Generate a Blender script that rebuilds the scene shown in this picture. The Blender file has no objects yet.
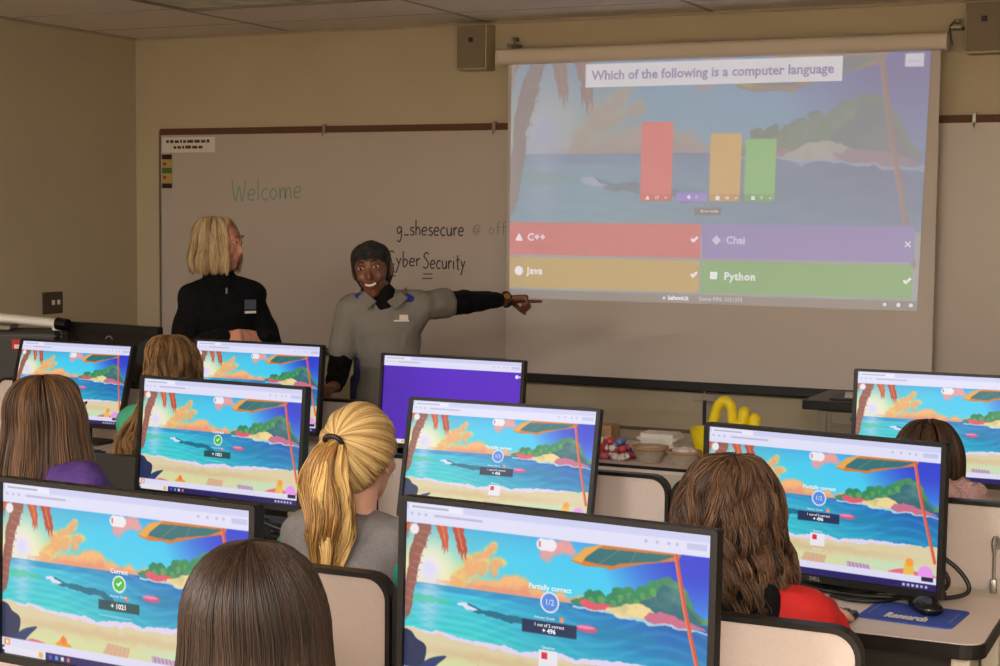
import bpy, bmesh, math, random
import numpy as np
from mathutils import Vector, Matrix, Euler, Quaternion
from mathutils import noise as mnoise
random.seed(7); rng = np.random.default_rng(7)
scene = bpy.context.scene
COL = scene.collection
PI = math.pi
V = Vector
SCRATCH = bpy.data.scenes.new('scratch')
def scratch_dg():
    with bpy.context.temp_override(scene=SCRATCH, view_layer=SCRATCH.view_layers[0]):
        dg = bpy.context.evaluated_depsgraph_get(); dg.update()
    return dg

# ------------------------------------------------------------------ colours and materials
def s2l(c):
    return tuple(((x/12.92) if x <= .04045 else ((x+.055)/1.055)**2.4) for x in c)
def rgb(r, g, b):
    return s2l((r/255, g/255, b/255))

def mat(name, col, rough=.6, metal=0., spec=.5, noise=0., nscale=20., bump=0., bscale=60., emit=None, estr=0., alpha=None, sheen=0., trans=0.):
    m = bpy.data.materials.new(name); m.use_nodes = True
    nt = m.node_tree; b = nt.nodes['Principled BSDF']
    b.inputs['Base Color'].default_value = (*col, 1)
    b.inputs['Roughness'].default_value = rough
    b.inputs['Metallic'].default_value = metal
    b.inputs['Specular IOR Level'].default_value = spec
    if sheen: b.inputs['Sheen Weight'].default_value = sheen
    if trans: b.inputs['Transmission Weight'].default_value = trans
    if alpha is not None: b.inputs['Alpha'].default_value = alpha
    if emit:
        b.inputs['Emission Color'].default_value = (*emit, 1); b.inputs['Emission Strength'].default_value = estr
    tc = nt.nodes.new('ShaderNodeTexCoord')
    if noise:
        n = nt.nodes.new('ShaderNodeTexNoise'); n.inputs['Scale'].default_value = nscale; n.inputs['Detail'].default_value = 4
        r = nt.nodes.new('ShaderNodeValToRGB')
        r.color_ramp.elements[0].position = .3; r.color_ramp.elements[1].position = .7
        r.color_ramp.elements[0].color = (*[max(0, c*(1-noise)) for c in col], 1)
        r.color_ramp.elements[1].color = (*[min(1, c*(1+noise)) for c in col], 1)
        nt.links.new(tc.outputs['Object'], n.inputs['Vector']); nt.links.new(n.outputs['Fac'], r.inputs['Fac'])
        nt.links.new(r.outputs['Color'], b.inputs['Base Color'])
    if bump:
        n = nt.nodes.new('ShaderNodeTexNoise'); n.inputs['Scale'].default_value = bscale; n.inputs['Detail'].default_value = 3
        bp = nt.nodes.new('ShaderNodeBump'); bp.inputs['Strength'].default_value = bump; bp.inputs['Distance'].default_value = .01
        nt.links.new(tc.outputs['Object'], n.inputs['Vector']); nt.links.new(n.outputs['Fac'], bp.inputs['Height'])
        nt.links.new(bp.outputs['Normal'], b.inputs['Normal'])
    return m

def vmat(name, rough=.4, spec=.5, emission=0., base=1.):
    """material that reads the mesh's own 'col' attribute"""
    m = bpy.data.materials.new(name); m.use_nodes = True
    nt = m.node_tree; b = nt.nodes['Principled BSDF']
    a = nt.nodes.new('ShaderNodeAttribute'); a.attribute_name = 'col'
    b.inputs['Roughness'].default_value = rough; b.inputs['Specular IOR Level'].default_value = spec
    if emission:
        b.inputs['Base Color'].default_value = (base, base, base, 1)
        nt.links.new(a.outputs['Color'], b.inputs['Emission Color']); b.inputs['Emission Strength'].default_value = emission
    else:
        nt.links.new(a.outputs['Color'], b.inputs['Base Color'])
    return m

# ------------------------------------------------------------------ object helpers
def obj(name, me, m, parent=None, smooth=False, world=True):
    """link a mesh (or bmesh) as ONE object; world coordinates are brought into the parent's frame"""
    if isinstance(me, bmesh.types.BMesh):
        bm = me; me = bpy.data.meshes.new(name)
        bmesh.ops.recalc_face_normals(bm, faces=bm.faces[:])
        bm.to_mesh(me); bm.free()
    o = bpy.data.objects.new(name, me); COL.objects.link(o)
    if m is not None:
        if isinstance(m, (list, tuple)):
            me.materials.clear()
            for x in m: me.materials.append(x)
        else:
            me.materials.clear(); me.materials.append(m)
    if smooth:
        me.polygons.foreach_set('use_smooth', [True]*len(me.polygons))
        if smooth != True: me.set_sharp_from_angle(angle=smooth)
    if parent is not None:
        o.parent = parent
        if world:
            base = parent
            off = V((0, 0, 0))
            while base is not None:
                off += base.location; base = base.parent
            me.transform(Matrix.Translation(-off))
    return o

def tag(o, label, cat, group=None, kind=None):
    if label: o['label'] = label
    if cat: o['category'] = cat
    if group: o['group'] = group
    if kind: o['kind'] = kind
    return o

def thing(name, label, cat, loc=(0, 0, 0), rz=0., group=None):
    o = bpy.data.objects.new(name, None); COL.objects.link(o)
    o.empty_display_size = .05
    o.location = loc; o.rotation_euler = (0, 0, rz)
    return tag(o, label, cat, group)

def struct(name, bm, m, parent=None, smooth=False):
    o = obj(name, bm, m, parent, smooth)
    if parent is None: o['kind'] = 'structure'
    return o

def BM(): return bmesh.new()

def box(bm, x0, x1, y0, y1, z0, z1, bev=0., seg=2, M=None, mi=0):
    vs = [bm.verts.new(p) for p in [(x0, y0, z0), (x1, y0, z0), (x1, y1, z0), (x0, y1, z0), (x0, y0, z1), (x1, y0, z1), (x1, y1, z1), (x0, y1, z1)]]
    fs = [bm.faces.new([vs[i] for i in f]) for f in [(0, 3, 2, 1), (4, 5, 6, 7), (0, 1, 5, 4), (1, 2, 6, 5), (2, 3, 7, 6), (3, 0, 4, 7)]]
    for f in fs: f.material_index = mi
    if M is not None:
        for v in vs: v.co = M @ v.co
    if bev:
        es = list({e for f in fs for e in f.edges})
        bmesh.ops.bevel(bm, geom=es, offset=bev, segments=seg, affect='EDGES', profile=.5)
    return bm

def tube(bm, pts, r, n=10, caps=True, closed=False, mi=0):
    """sweep a circle along points; r number or list"""
    pts = [V(p) for p in pts]; N = len(pts)
    rs = r if isinstance(r, (list, tuple)) else [r]*N
    rings = []; up = None
    for i, p in enumerate(pts):
        if closed: t = (pts[(i+1) % N]-pts[i-1])
        else: t = pts[min(i+1, N-1)]-pts[max(i-1, 0)]
        if t.length < 1e-9: t = V((0, 0, 1))
        t.normalize()
        if up is None:
            up = t.orthogonal().normalized()
        up = up - t*up.dot(t)
        if up.length < 1e-6: up = t.orthogonal()
        up.normalize(); s = t.cross(up)
        rings.append([bm.verts.new(p+(up*math.cos(a)+s*math.sin(a))*rs[i]) for a in [2*PI*k/n for k in range(n)]])
    M_ = N if closed else N-1
    for i in range(M_):
        A, B = rings[i], rings[(i+1) % N]
        for k in range(n):
            f = bm.faces.new((A[k], A[(k+1) % n], B[(k+1) % n], B[k])); f.material_index = mi
    if caps and not closed:
        bm.faces.new(rings[0][::-1]).material_index = mi; bm.faces.new(rings[-1]).material_index = mi
    return bm

def lathe(bm, prof, c=(0, 0, 0), n=32, axis='Z', mi=0, sx=1., sy=1.):
    rings = []
    for r, z in prof:
        ring = []
        for k in range(n):
            a = 2*PI*k/n
            x, y = r*math.cos(a)*sx, r*math.sin(a)*sy
            p = {'Z': (x, y, z), 'Y': (x, z, y), 'X': (z, x, y)}[axis]
            ring.append(bm.verts.new(V(p)+V(c)))
        rings.append(ring)
    for A, B in zip(rings, rings[1:]):
        for k in range(n):
            bm.faces.new((A[k], A[(k+1) % n], B[(k+1) % n], B[k])).material_index = mi
    for R in (rings[0][::-1], rings[-1]):
        try: bm.faces.new(R).material_index = mi
        except ValueError: pass
    return bm

def rrect(w0, w1, h0, h1, r, seg=6, corners=(1, 1, 1, 1)):
    """rounded rectangle outline (ccw) in 2D; corners = bl, br, tr, tl"""
    pts = []
    for (cx, cy, a0, on) in ((w0, h0, PI, corners[0]), (w1, h0, 1.5*PI, corners[1]), (w1, h1, 0, corners[2]), (w0, h1, .5*PI, corners[3])):
        if not on: pts.append((cx, cy)); continue
        ox = cx+r if cx == w0 else cx-r; oy = cy+r if cy == h0 else cy-r
        for k in range(seg+1):
            a = a0+.5*PI*k/seg
            pts.append((ox+r*math.cos(a), oy+r*math.sin(a)))
    return pts

def prism(bm, pts, t0, t1, axis='Z', mi=0, bev=0.):
    """extrude a 2D outline. axis Z: (x,y)->z ; axis Y: (x,z)->y ; axis X: (y,z)->x"""
    def P(p, t): return {'Z': (p[0], p[1], t), 'Y': (p[0], t, p[1]), 'X': (t, p[0], p[1])}[axis]
    A = [bm.verts.new(P(p, t0)) for p in pts]; B = [bm.verts.new(P(p, t1)) for p in pts]
    n = len(pts); fs = [bm.faces.new(A[::-1]), bm.faces.new(B)]
    for k in range(n): fs.append(bm.faces.new((A[k], A[(k+1) % n], B[(k+1) % n], B[k])))
    for f in fs: f.material_index = mi
    if bev:
        es = list(fs[0].edges)+list(fs[1].edges)
        bmesh.ops.bevel(bm, geom=es, offset=bev, segments=2, affect='EDGES')
    return bm

def ring_prism(bm, outer, inner, t0, t1, axis='Z', mi=0):
    def P(p, t): return {'Z': (p[0], p[1], t), 'Y': (p[0], t, p[1]), 'X': (t, p[0], p[1])}[axis]
    n = len(outer)
    O0 = [bm.verts.new(P(p, t0)) for p in outer]; O1 = [bm.verts.new(P(p, t1)) for p in outer]
    I0 = [bm.verts.new(P(p, t0)) for p in inner]; I1 = [bm.verts.new(P(p, t1)) for p in inner]
    for k in range(n):
        j = (k+1) % n
        for q in ((O0[k], O0[j], O1[j], O1[k]), (I0[j], I0[k], I1[k], I1[j]), (O1[k], O1[j], I1[j], I1[k]), (O0[j], O0[k], I0[k], I0[j])):
            bm.faces.new(q).material_index = mi
    return bm

def catmull(pts, n=6, closed=False):
    pts = [V(p) for p in pts]; out = []
    N = len(pts)
    for i in range(N if closed else N-1):
        if closed: p0, p1, p2, p3 = pts[i-1], pts[i], pts[(i+1) % N], pts[(i+2) % N]
        else: p0, p1, p2, p3 = pts[max(i-1, 0)], pts[i], pts[i+1], pts[min(i+2, N-1)]
        for k in range(n):
            t = k/n
            out.append(.5*((2*p1)+(p2-p0)*t+(2*p0-5*p1+4*p2-p3)*t*t+(3*p1-p0-3*p2+p3)*t**3))
    if not closed: out.append(pts[-1])
    return out

def text_polys(s, size=1., align='CENTER', bold=0., spacing=1.):
    """text outline as (verts2d, faces)"""
    cu = bpy.data.curves.new('t', 'FONT'); cu.body = s; cu.size = size; cu.align_x = align; cu.align_y = 'CENTER'
    cu.offset = bold; cu.space_character = spacing; cu.resolution_u = 2
    o = bpy.data.objects.new('t', cu); SCRATCH.collection.objects.link(o)
    dg = scratch_dg()
    me = bpy.data.meshes.new_from_object(o.evaluated_get(dg))
    vs = [(v.co.x, v.co.y) for v in me.vertices]; fs = [tuple(p.vertices) for p in me.polygons]
    bpy.data.objects.remove(o); bpy.data.curves.remove(cu); bpy.data.meshes.remove(me)
    return vs, fs

# ------------------------------------------------------------------ blobs: many primitives fused to one smooth surface
def ico(c, r, rot=None, sub=2):
    bm = BM(); bmesh.ops.create_icosphere(bm, subdivisions=sub, radius=1.)
    if not isinstance(r, (tuple, list)): r = (r, r, r)
    S = Matrix.Diagonal((*r, 1)); R = rot.to_4x4() if rot is not None else Matrix.Identity(4)
    bm.transform(Matrix.Translation(c) @ R @ S)
    pts = [v.co.copy() for v in bm.verts]; bm.free(); return pts

def hull(bm, ells, sub=2):
    """convex hull of ellipsoids [(c, r, rot)]"""
    vs = []
    for e in ells:
        c, r = e[0], e[1]; rot = e[2] if len(e) > 2 else None
        vs += [bm.verts.new(p) for p in ico(V(c), r, rot, sub)]
    res = bmesh.ops.convex_hull(bm, input=vs)
    junk = list({g for g in list(res['geom_interior'])+list(res['geom_unused']) if isinstance(g, bmesh.types.BMVert)})
    if junk: bmesh.ops.delete(bm, geom=[v for v in junk if v.is_valid], context='VERTS')

def chain(bm, pts, rs, sub=2):
    for a, b, ra, rb in zip(pts, pts[1:], rs, rs[1:]): hull(bm, [(a, ra), (b, rb)], sub)

def fuse(bm, voxel, smooth=4, name='m', noise=None):
    me = bpy.data.meshes.new(name)
    bmesh.ops.recalc_face_normals(bm, faces=bm.faces[:])
    bm.to_mesh(me); bm.free()
    o = bpy.data.objects.new('tmp', me); SCRATCH.collection.objects.link(o)
    r = o.modifiers.new('r', 'REMESH'); r.mode = 'VOXEL'; r.voxel_size = voxel; r.adaptivity = 0
    if smooth:
        s = o.modifiers.new('s', 'SMOOTH'); s.factor = .5; s.iterations = smooth
    dg = scratch_dg()
    out = bpy.data.meshes.new_from_object(o.evaluated_get(dg)); out.name = name
    bpy.data.objects.remove(o); bpy.data.meshes.remove(me)
    if noise:
        amp, sc = noise
        n = len(out.vertices); co_ = np.empty(n*3, np.float32); out.vertices.foreach_get('co', co_); no_ = np.empty(n*3, np.float32); out.vertex_normals.foreach_get('vector', no_)
        co_ = co_.reshape(-1, 3); no_ = no_.reshape(-1, 3)
        k = np.array([mnoise.noise((x*sc, y*sc, z*sc*.6))+.5*mnoise.noise((x*sc*2.3, y*sc*2.3, z*sc*1.6+5)) for x, y, z in co_.tolist()], np.float32)
        out.vertices.foreach_set('co', (co_+no_*(k*amp)[:, None]).ravel()); out.update()
    out.polygons.foreach_set('use_smooth', [True]*len(out.polygons))
    return out

# ------------------------------------------------------------------ materials
M = {}
M['wall'] = mat('wall_paint', rgb(198, 184, 158), .85, noise=.03, nscale=3, bump=.12, bscale=220)
M['ceil'] = mat('ceiling_tile', rgb(238, 226, 214), .95, noise=.04, nscale=60, bump=.3, bscale=200)
M['tbar'] = mat('ceiling_tbar', rgb(176, 160, 142), .5)
M['carpet'] = mat('carpet', rgb(132, 122, 114), .95, noise=.25, nscale=180, bump=.4, bscale=300)
M['vinyl'] = mat('vinyl_base', rgb(70, 60, 52), .6)
M['board'] = mat('whiteboard_face', rgb(200, 188, 180), .32, spec=.4, noise=.015, nscale=2.5)
M['alu'] = mat('aluminium', rgb(150, 145, 138), .35, metal=.8)
M['cork'] = mat('brown_rail', rgb(104, 68, 48), .8, noise=.12, nscale=90)
M['ink'] = mat('black_ink', rgb(70, 64, 66), .6)
M['ink2'] = mat('faded_ink', rgb(158, 146, 140), .6)
M['teal_ink'] = mat('green_ink', rgb(140, 170, 152), .6)
M['paper'] = mat('paper', rgb(228, 220, 210), .7)
M['screen_cloth'] = mat('screen_cloth', rgb(214, 204, 198), .85)
M['casing'] = mat('casing_white', rgb(222, 208, 192), .45)
M['black'] = mat('black_plastic', rgb(24, 23, 24), .45, bump=.05, bscale=500)
M['black_gloss'] = mat('black_gloss', rgb(18, 18, 20), .2)
M['bezel'] = mat('bezel', rgb(20, 18, 18), .45, spec=.35)
M['grey_dark'] = mat('grey_dark', rgb(74, 70, 68), .5)
M['silver'] = mat('silver', rgb(170, 165, 160), .3, metal=.7)
M['laminate'] = mat('laminate', rgb(226, 210, 202), .45, noise=.02, nscale=250)
M['panel'] = mat('desk_panel', rgb(204, 190, 184), .6, noise=.03, nscale=160)
M['edge'] = mat('edge_band', rgb(24, 21, 21), .36, spec=.4)
M['cream_metal'] = mat('cream_metal', rgb(208, 198, 180), .4)
M['grey_metal'] = mat('grey_metal', rgb(140, 128, 112), .5)
M['speaker_cloth'] = mat('speaker_cloth', rgb(138, 124, 106), .9, noise=.1, nscale=300)
M['speaker_box'] = mat('speaker_box', rgb(190, 176, 140), .6)
M['skin_light'] = mat('skin_light', rgb(222, 172, 148), .5, spec=.4, noise=.05, nscale=30)
M['skin_warm'] = mat('skin_warm', rgb(206, 146, 124), .5, spec=.4, noise=.05, nscale=30)
M['skin_dark'] = mat('skin_dark', rgb(118, 74, 54), .42, spec=.5, noise=.06, nscale=30)
M['white'] = mat('white_matte', rgb(235, 232, 226), .5)
M['hair'] = vmat('hair_strands', .42, .35)
M['lip'] = mat('lip', rgb(176, 98, 90), .4)
M['lip_dark'] = mat('lip_dark', rgb(110, 50, 44), .4)
M['eyewhite'] = mat('eye_white', rgb(200, 190, 184), .3)
M['eye'] = mat('eye', rgb(40, 30, 26), .15)
M['c_black'] = mat('cloth_black', rgb(14, 14, 18), .92, spec=.2, bump=.25, bscale=90)
M['c_grey'] = mat('cloth_grey', rgb(126, 122, 116), .9, noise=.08, nscale=200, bump=.2, bscale=60)
M['c_heather'] = mat('cloth_heather', rgb(118, 114, 114), .95, noise=.14, nscale=260, bump=.3, bscale=80)
M['c_teal'] = mat('cloth_teal', rgb(24, 128, 112), .85, bump=.2, bscale=60)
M['c_mint'] = mat('cloth_mint', rgb(70, 168, 138), .85, bump=.2, bscale=60)
M['c_red'] = mat('cloth_red', rgb(196, 30, 28), .8, bump=.2, bscale=40)
M['c_purple'] = mat('cloth_purple', rgb(72, 44, 118), .85, bump=.3, bscale=50)
M['c_pink'] = mat('cloth_pink', rgb(206, 170, 172), .95, noise=.15, nscale=120, bump=.8, bscale=120)
M['c_navy'] = mat('cloth_navy', rgb(34, 40, 74), .9, bump=.2, bscale=60)
M['c_blue'] = mat('cloth_blue', rgb(38, 50, 150), .85, bump=.1, bscale=60)
M['c_jeans'] = mat('cloth_jeans', rgb(52, 62, 86), .9, noise=.1, nscale=200)
M['c_maroon'] = mat('cloth_maroon', rgb(60, 26, 30), .9)
M['wrap'] = mat('headwrap', rgb(36, 34, 33), .9, noise=.8, nscale=38)
M['shoe'] = mat('shoe', rgb(40, 38, 40), .6)
M['sole'] = mat('sole', rgb(220, 216, 208), .6)
M['yellow'] = mat('yellow_plush', rgb(250, 222, 20), .55, noise=.06, nscale=40, bump=.2, bscale=60)
M['basket'] = mat('basket', rgb(182, 170, 152), .8, noise=.10, nscale=130, bump=.6, bscale=130)
M['napkin'] = mat('napkin', rgb(222, 212, 204), .9, bump=.4, bscale=40)
M['kraft'] = mat('kraft', rgb(178, 142, 106), .9, noise=.1, nscale=60)
M['gold'] = mat('gold', rgb(212, 176, 96), .2, metal=1.)
M['pad'] = mat('mouse_pad', rgb(56, 84, 178), .8, noise=.12, nscale=16)
M['key'] = mat('keycap', rgb(38, 38, 42), .45)
M['lens'] = mat('diffuser_off', rgb(214, 214, 190), .35, noise=.32, nscale=7)
M['red'] = mat('red_mark', rgb(190, 30, 40), .5)
M['clear'] = mat('clear_plastic', rgb(200, 196, 190), .2, alpha=.35)
M['brushed'] = mat('brushed_plate', rgb(96, 84, 68), .35, metal=.6)

# ------------------------------------------------------------------ the room
CH = 2.62; XL, XR, YB, YF = -5.71, 2.3, -3.6, 7.396
def slab(x0, x1, y0, y1, z0, z1):
    return box(BM(), x0, x1, y0, y1, z0, z1)
struct('floor', slab(XL-.1, XR+.1, YB-.1, YF+.1, -.08, 0), M['carpet'])
struct('ceiling', slab(XL-.1, XR+.1, YB-.1, YF+.1, CH, CH+.08), M['ceil'])
struct('wall_front', slab(XL-.1, XR+.1, YF, YF+.1, 0, CH), M['wall'])
struct('wall_left', slab(XL-.1, XL, YB, YF, 0, CH), M['wall'])
struct('wall_right', slab(XR, XR+.1, YB, YF, 0, CH), M['wall'])
struct('wall_back', slab(XL-.1, XR+.1, YB-.1, YB, 0, CH), M['wall'])
struct('baseboard_front', slab(XL, XR, YF-.012, YF, 0, .1), M['vinyl'])
struct('baseboard_left', slab(XL, XL+.012, YB, YF-.012, 0, .1), M['vinyl'])
b = BM()
for x in [-3.515-1.17*k for k in (1,)]+[-3.515+1.17*k for k in range(0, 6)]: box(b, x-.009, x+.009, YB, YF, CH-.004, CH+.001)
struct('trim_1', b, M['tbar'])
b = BM()
for k in range(17):
    y = 6.385-.61*k+.61
    if y > YB and y < YF: box(b, XL, XR, y-.003, y+.003, CH-.002, CH+.001)
struct('trim_2', b, M['tbar'])
b = BM()                                                  # wall moulding at the ceiling
box(b, XL, XR, YF-.02, YF, CH-.012, CH-.0005); box(b, XL, XL+.02, YB, YF-.02, CH-.012, CH-.0005)
struct('trim_3', b, M['tbar'])
b = BM(); box(b, -4.9, 1.6, YF-.020, YF-.001, .612, .626, .003)   # low cable duct along the front wall
struct('trim_4', b, mat('duct', rgb(120, 104, 82), .6))

# ceiling lights: those at the front are off, those behind the camera are on
M['lens_on'] = mat('diffuser_on', rgb(250, 245, 235), .4, emit=(1., .93, .82), estr=11.0)
def troffer(x0, y1, on, label, group=None):
    x1, y0 = x0+1.19, y1-.59
    t = thing('ceiling_light', label, 'ceiling light', (x0, y1, CH), 0, group)
    b = BM(); ring_prism(b, [(x0, y0), (x1, y0), (x1, y1), (x0, y1)], [(x0+.025, y0+.025), (x1-.025, y0+.025), (x1-.025, y1-.025), (x0+.025, y1-.025)], CH-.016, CH-.0005)
    obj('frame', b, M['grey_metal'], t)
    b = BM(); nx, ny = 6, 3
    if on:
        box(b, x0+.025, x1-.025, y0+.025, y1-.025, CH-.010, CH-.003)
        obj('diffuser', b, M['lens_on'], t)
    else:
        box(b, x0+.025, x1-.025, y0+.025, y1-.025, CH-.006, CH-.002)
        obj('diffuser', b, M['lens'], t)
    return t
troffer(-4.635, 6.385, False, 'unlit ceiling light panel set in the ceiling tiles near the whiteboard')
k_ = 0
LIGHTS = [(-2.34, -.9), (0.0, -.9), (-4.68, -.9), (-2.34, -2.7), (0.0, -2.7)]
for (x, y) in LIGHTS:
    troffer(x, y, True, 'lit rectangular ceiling light panel at the back of the room', 'lit ceiling lights at the back of the room')
    la = bpy.data.lights.new('tube_glow', 'AREA'); la.shape = 'RECTANGLE'; la.size = 1.1; la.size_y = .5; la.energy = 168; la.color = (1., .955, .89)
    lo = bpy.data.objects.new('tube_glow', la); COL.objects.link(lo); lo.location = (x+.595, y-.295, CH-.03)

# ------------------------------------------------------------------ pictures on the screens (painted as vertex colours)
class Canvas:
    def __init__(s, w, h, asp=16/9):
        s.w, s.h = w, h
        s.U, s.Vv = np.meshgrid((np.arange(w)+.5)/w, (np.arange(h)+.5)/h)
        s.a = np.zeros((h, w, 3)); s.asp = asp
    def fill(s, m, c, op=1.):
        m = np.clip(m, 0, 1)*op
        c = np.asarray(c, float)
        if c.ndim == 1: c = c[None, None, :]/255
        s.a = s.a*(1-m[..., None])+c*m[..., None]
    def rect(s, u0, v0, u1, v1, c, op=1.):
        s.fill(((s.U >= u0) & (s.U < u1) & (s.Vv >= v0) & (s.Vv < v1)).astype(float), c, op)
    def ell(s, u, v, ru, rv=None, c=(255,)*3, op=1., soft=0.):
        if rv is None: rv = ru*s.asp
        d = np.sqrt(((s.U-u)/ru)**2+((s.Vv-v)/rv)**2)
        m = (d < 1).astype(float) if not soft else np.clip((1-d)/soft, 0, 1)
        s.fill(m, c, op)
    def poly(s, pts, c, op=1.):
        m = np.zeros(s.U.shape, bool); n = len(pts)
        for i in range(n):
            (x0, y0), (x1, y1) = pts[i], pts[(i+1) % n]
            if y0 == y1: continue
            cr = ((y0 > s.Vv) != (y1 > s.Vv)) & (s.U < (x1-x0)*(s.Vv-y0)/(y1-y0)+x0)
            m ^= cr
        s.fill(m.astype(float), c, op)
    def curve(s, pts, c, op=1.):
        s.poly([(p.x, p.y) for p in catmull([(x, y, 0) for x, y in pts], 5, True)], c, op)
    def line(s, pts, wd, c, op=1.):
        for (x0, y0), (x1, y1) in zip(pts, pts[1:]):
            dx, dy = (x1-x0)*s.asp, y1-y0; L = dx*dx+dy*dy
            t = np.clip((((s.U-x0)*s.asp)*dx+(s.Vv-y0)*dy)/L, 0, 1)
            d = np.hypot((s.U-x0)*s.asp-t*dx, (s.Vv-y0)-t*dy)
            s.fill((d < wd/2*s.asp).astype(float), c, op)
    def grad(s, v0, v1, c0, c1, c0r=None, c1r=None):
        t = np.clip((s.Vv-v0)/(v1-v0), 0, 1)[..., None]; u = s.U[..., None]
        c0, c1 = np.array(c0)/255, np.array(c1)/255
        L = c0*(1-t)+c1*t
        if c0r is not None:
            R = np.array(c0r)/255*(1-t)+np.array(c1r)/255*t
            k = np.clip((u-.25)/.65, 0, 1); L = L*(1-k)+R*k
        s.fill(((s.Vv >= v0) & (s.Vv < v1)).astype(float), L)
    def down(s):
        return s.a.reshape(s.h//2, 2, s.w//2, 2, 3).mean((1, 3))

def beach(w, h, browser=True):
    c = Canvas(w*2, h*2)
    if not browser: c.Vv = .115+c.Vv/1.2
    U0, V0 = c.U, c.Vv; r_ = np.random.default_rng(3)
    def vnoise(n):
        g_ = r_.normal(0, 1, (n+2, int(n*1.6)+2)); yy = np.linspace(0, n, c.h); xx = np.linspace(0, g_.shape[1]-2, c.w)
        yi, xi = yy.astype(int), xx.astype(int); fy, fx = (yy-yi)[:, None], (xx-xi)[None, :]; fy = fy*fy*(3-2*fy); fx = fx*fx*(3-2*fx)
        return (g_[yi][:, xi]*(1-fx)+g_[yi][:, xi+1]*fx)*(1-fy)+(g_[yi+1][:, xi]*(1-fx)+g_[yi+1][:, xi+1]*fx)*fy
    NU = vnoise(14)*.006+vnoise(34)*.0035+vnoise(80)*.0016; NV = vnoise(14)*.008+vnoise(34)*.005+vnoise(80)*.002
    def warp(k): c.U, c.Vv = U0+NU*k, V0+NV*k
    H0 = .435
    c.grad(0, H0, (36, 150, 235), (190, 225, 150), (24, 80, 220), (70, 200, 245))
    c.ell(.5, .3, .55, .30, (60, 212, 252), .80, soft=.7)
    c.ell(.95, .08, .3, .5, (40, 50, 205), .85, soft=.7)
    c.ell(.0, .42, .36, .20, (246, 222, 120), .9, soft=.8)
    c.ell(.085, .36, .17, None, (252, 246, 196), .9, soft=.9)
    # horizon cloud bank
    warp(1)
    for u, v, r in [(.27, .44, .04), (.32, .415, .035), (.355, .385, .030), (.385, .375, .028), (.41, .40, .034), (.46, .43, .035), (.53, .44, .035), (.60, .44, .03), (.20, .45, .03)]:
        c.ell(u, v, r*1.15, None, (246, 186, 124), 1., soft=.35); c.ell(u+.006, v+.02, r*.8, None, (232, 150, 112), .5, soft=.6)
    c.rect(.1, .405, .62, H0, (236, 160, 130), .7); c.ell(.36, .43, .22, .06, (226, 140, 120), .5, soft=.8)
    # cumulus left and by the umbrella
    for u, v, r in [(.21, .36, .03), (.24, .32, .032), (.225, .285, .022), (.265, .27, .028), (.285, .23, .024), (.30, .20, .018), (.275, .31, .025), (.315, .30, .022), (.335, .28, .018), (.19, .39, .03)]:
        c.ell(u, v, r*1.12, None, (238, 206, 124), .9, soft=.45)
        c.ell(u-.004, v+.012, r*.75, None, (240, 150, 110), .5)
    for u, v, r in [(.49, .19, .03), (.515, .165, .03), (.54, .15, .03), (.50, .15, .025), (.56, .17, .025)]:
        c.ell(u, v, r, None, (240, 160, 158), .85, soft=.4)
    warp(0)
    # sun
    c.ell(.085, .355, .10, None, (246, 236, 226), .75, soft=.95); c.ell(.085, .355, .05, None, (232, 224, 250), .9, soft=.8); c.ell(.085, .355, .024, None, (226, 220, 255), 1., soft=.5)
    # sea
    c.grad(H0, .78, (50, 195, 225), (70, 222, 208), (8, 76, 176), (30, 165, 205))
    c.rect(0, H0, 1, H0+.035, (20, 90, 180), .35)
    t = np.sin(c.Vv*170+6*np.sin(c.U*9))*.5+.5
    c.fill(((c.Vv > H0) & (c.Vv < .72))*t*.18, (10, 120, 170)); t = np.sin(c.Vv*90+5*np.sin(c.U*14+2))
    c.fill(((c.Vv > H0) & (c.Vv < .72))*np.clip(t, 0, 1)*.14, (150, 240, 230))
    for k in range(22):
        c.ell(.085+.012*math.sin(k*2.3), .45+k*.0115, .030+.012*math.cos(k*1.7), .007, (222, 222, 250), .42, soft=.9)
    c.ell(.085, .5, .075, .20, (205, 215, 240), .55, soft=.9)
    warp(.8)
    # the wave and its shade
    c.curve([(.20, .525), (.235, .52), (.29, .545), (.36, .545), (.45, .57), (.47, .60), (.40, .59), (.32, .575), (.25, .56)], (12, 110, 140))
    c.curve([(.19, .52), (.215, .515), (.235, .535), (.26, .545), (.23, .555), (.205, .54)], (225, 225, 245))
    c.curve([(0, .52), (.1, .50), (.18, .53), (.1, .54), (0, .55)], (60, 200, 150), .6)
    c.ell(.7, .56, .14, .03, (20, 130, 175), .7); c.ell(.85, .62, .12, .02, (20, 120, 180), .5)
    # island
    c.curve([(.58, .44), (.60, .40), (.64, .385), (.68, .40), (.70, .37), (.74, .33), (.79, .31), (.84, .255), (.88, .25), (.92, .30), (.96, .39), (.985, .45), (.8, .455)], (66, 140, 98))
    c.curve([(.76, .43), (.82, .34), (.86, .27), (.90, .31), (.95, .40), (.97, .45), (.85, .45)], (48, 110, 120))
    for u, v in [(.63, .39), (.66, .385), (.72, .36), (.75, .34), (.79, .33), (.82, .30), (.77, .37), (.70, .39)]:
        c.ell(u, v, .02, None, (44, 140, 90)); c.ell(u+.006, v+.016, .011, None, (110, 170, 96), .7)
    c.curve([(.60, .44), (.61, .41), (.66, .42), (.70, .425), (.70, .455), (.64, .455)], (226, 90, 110))
    c.curve([(.68, .455), (.72, .42), (.77, .395), (.82, .41), (.86, .46), (.77, .465)], (240, 216, 150))
    c.curve([(.80, .46), (.84, .42), (.90, .43), (.95, .45), (.985, .475), (.9, .478)], (204, 110, 140))
    c.line([(.58, .452), (.75, .468), (1, .49)], .006, (215, 235, 235), .8)
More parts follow.
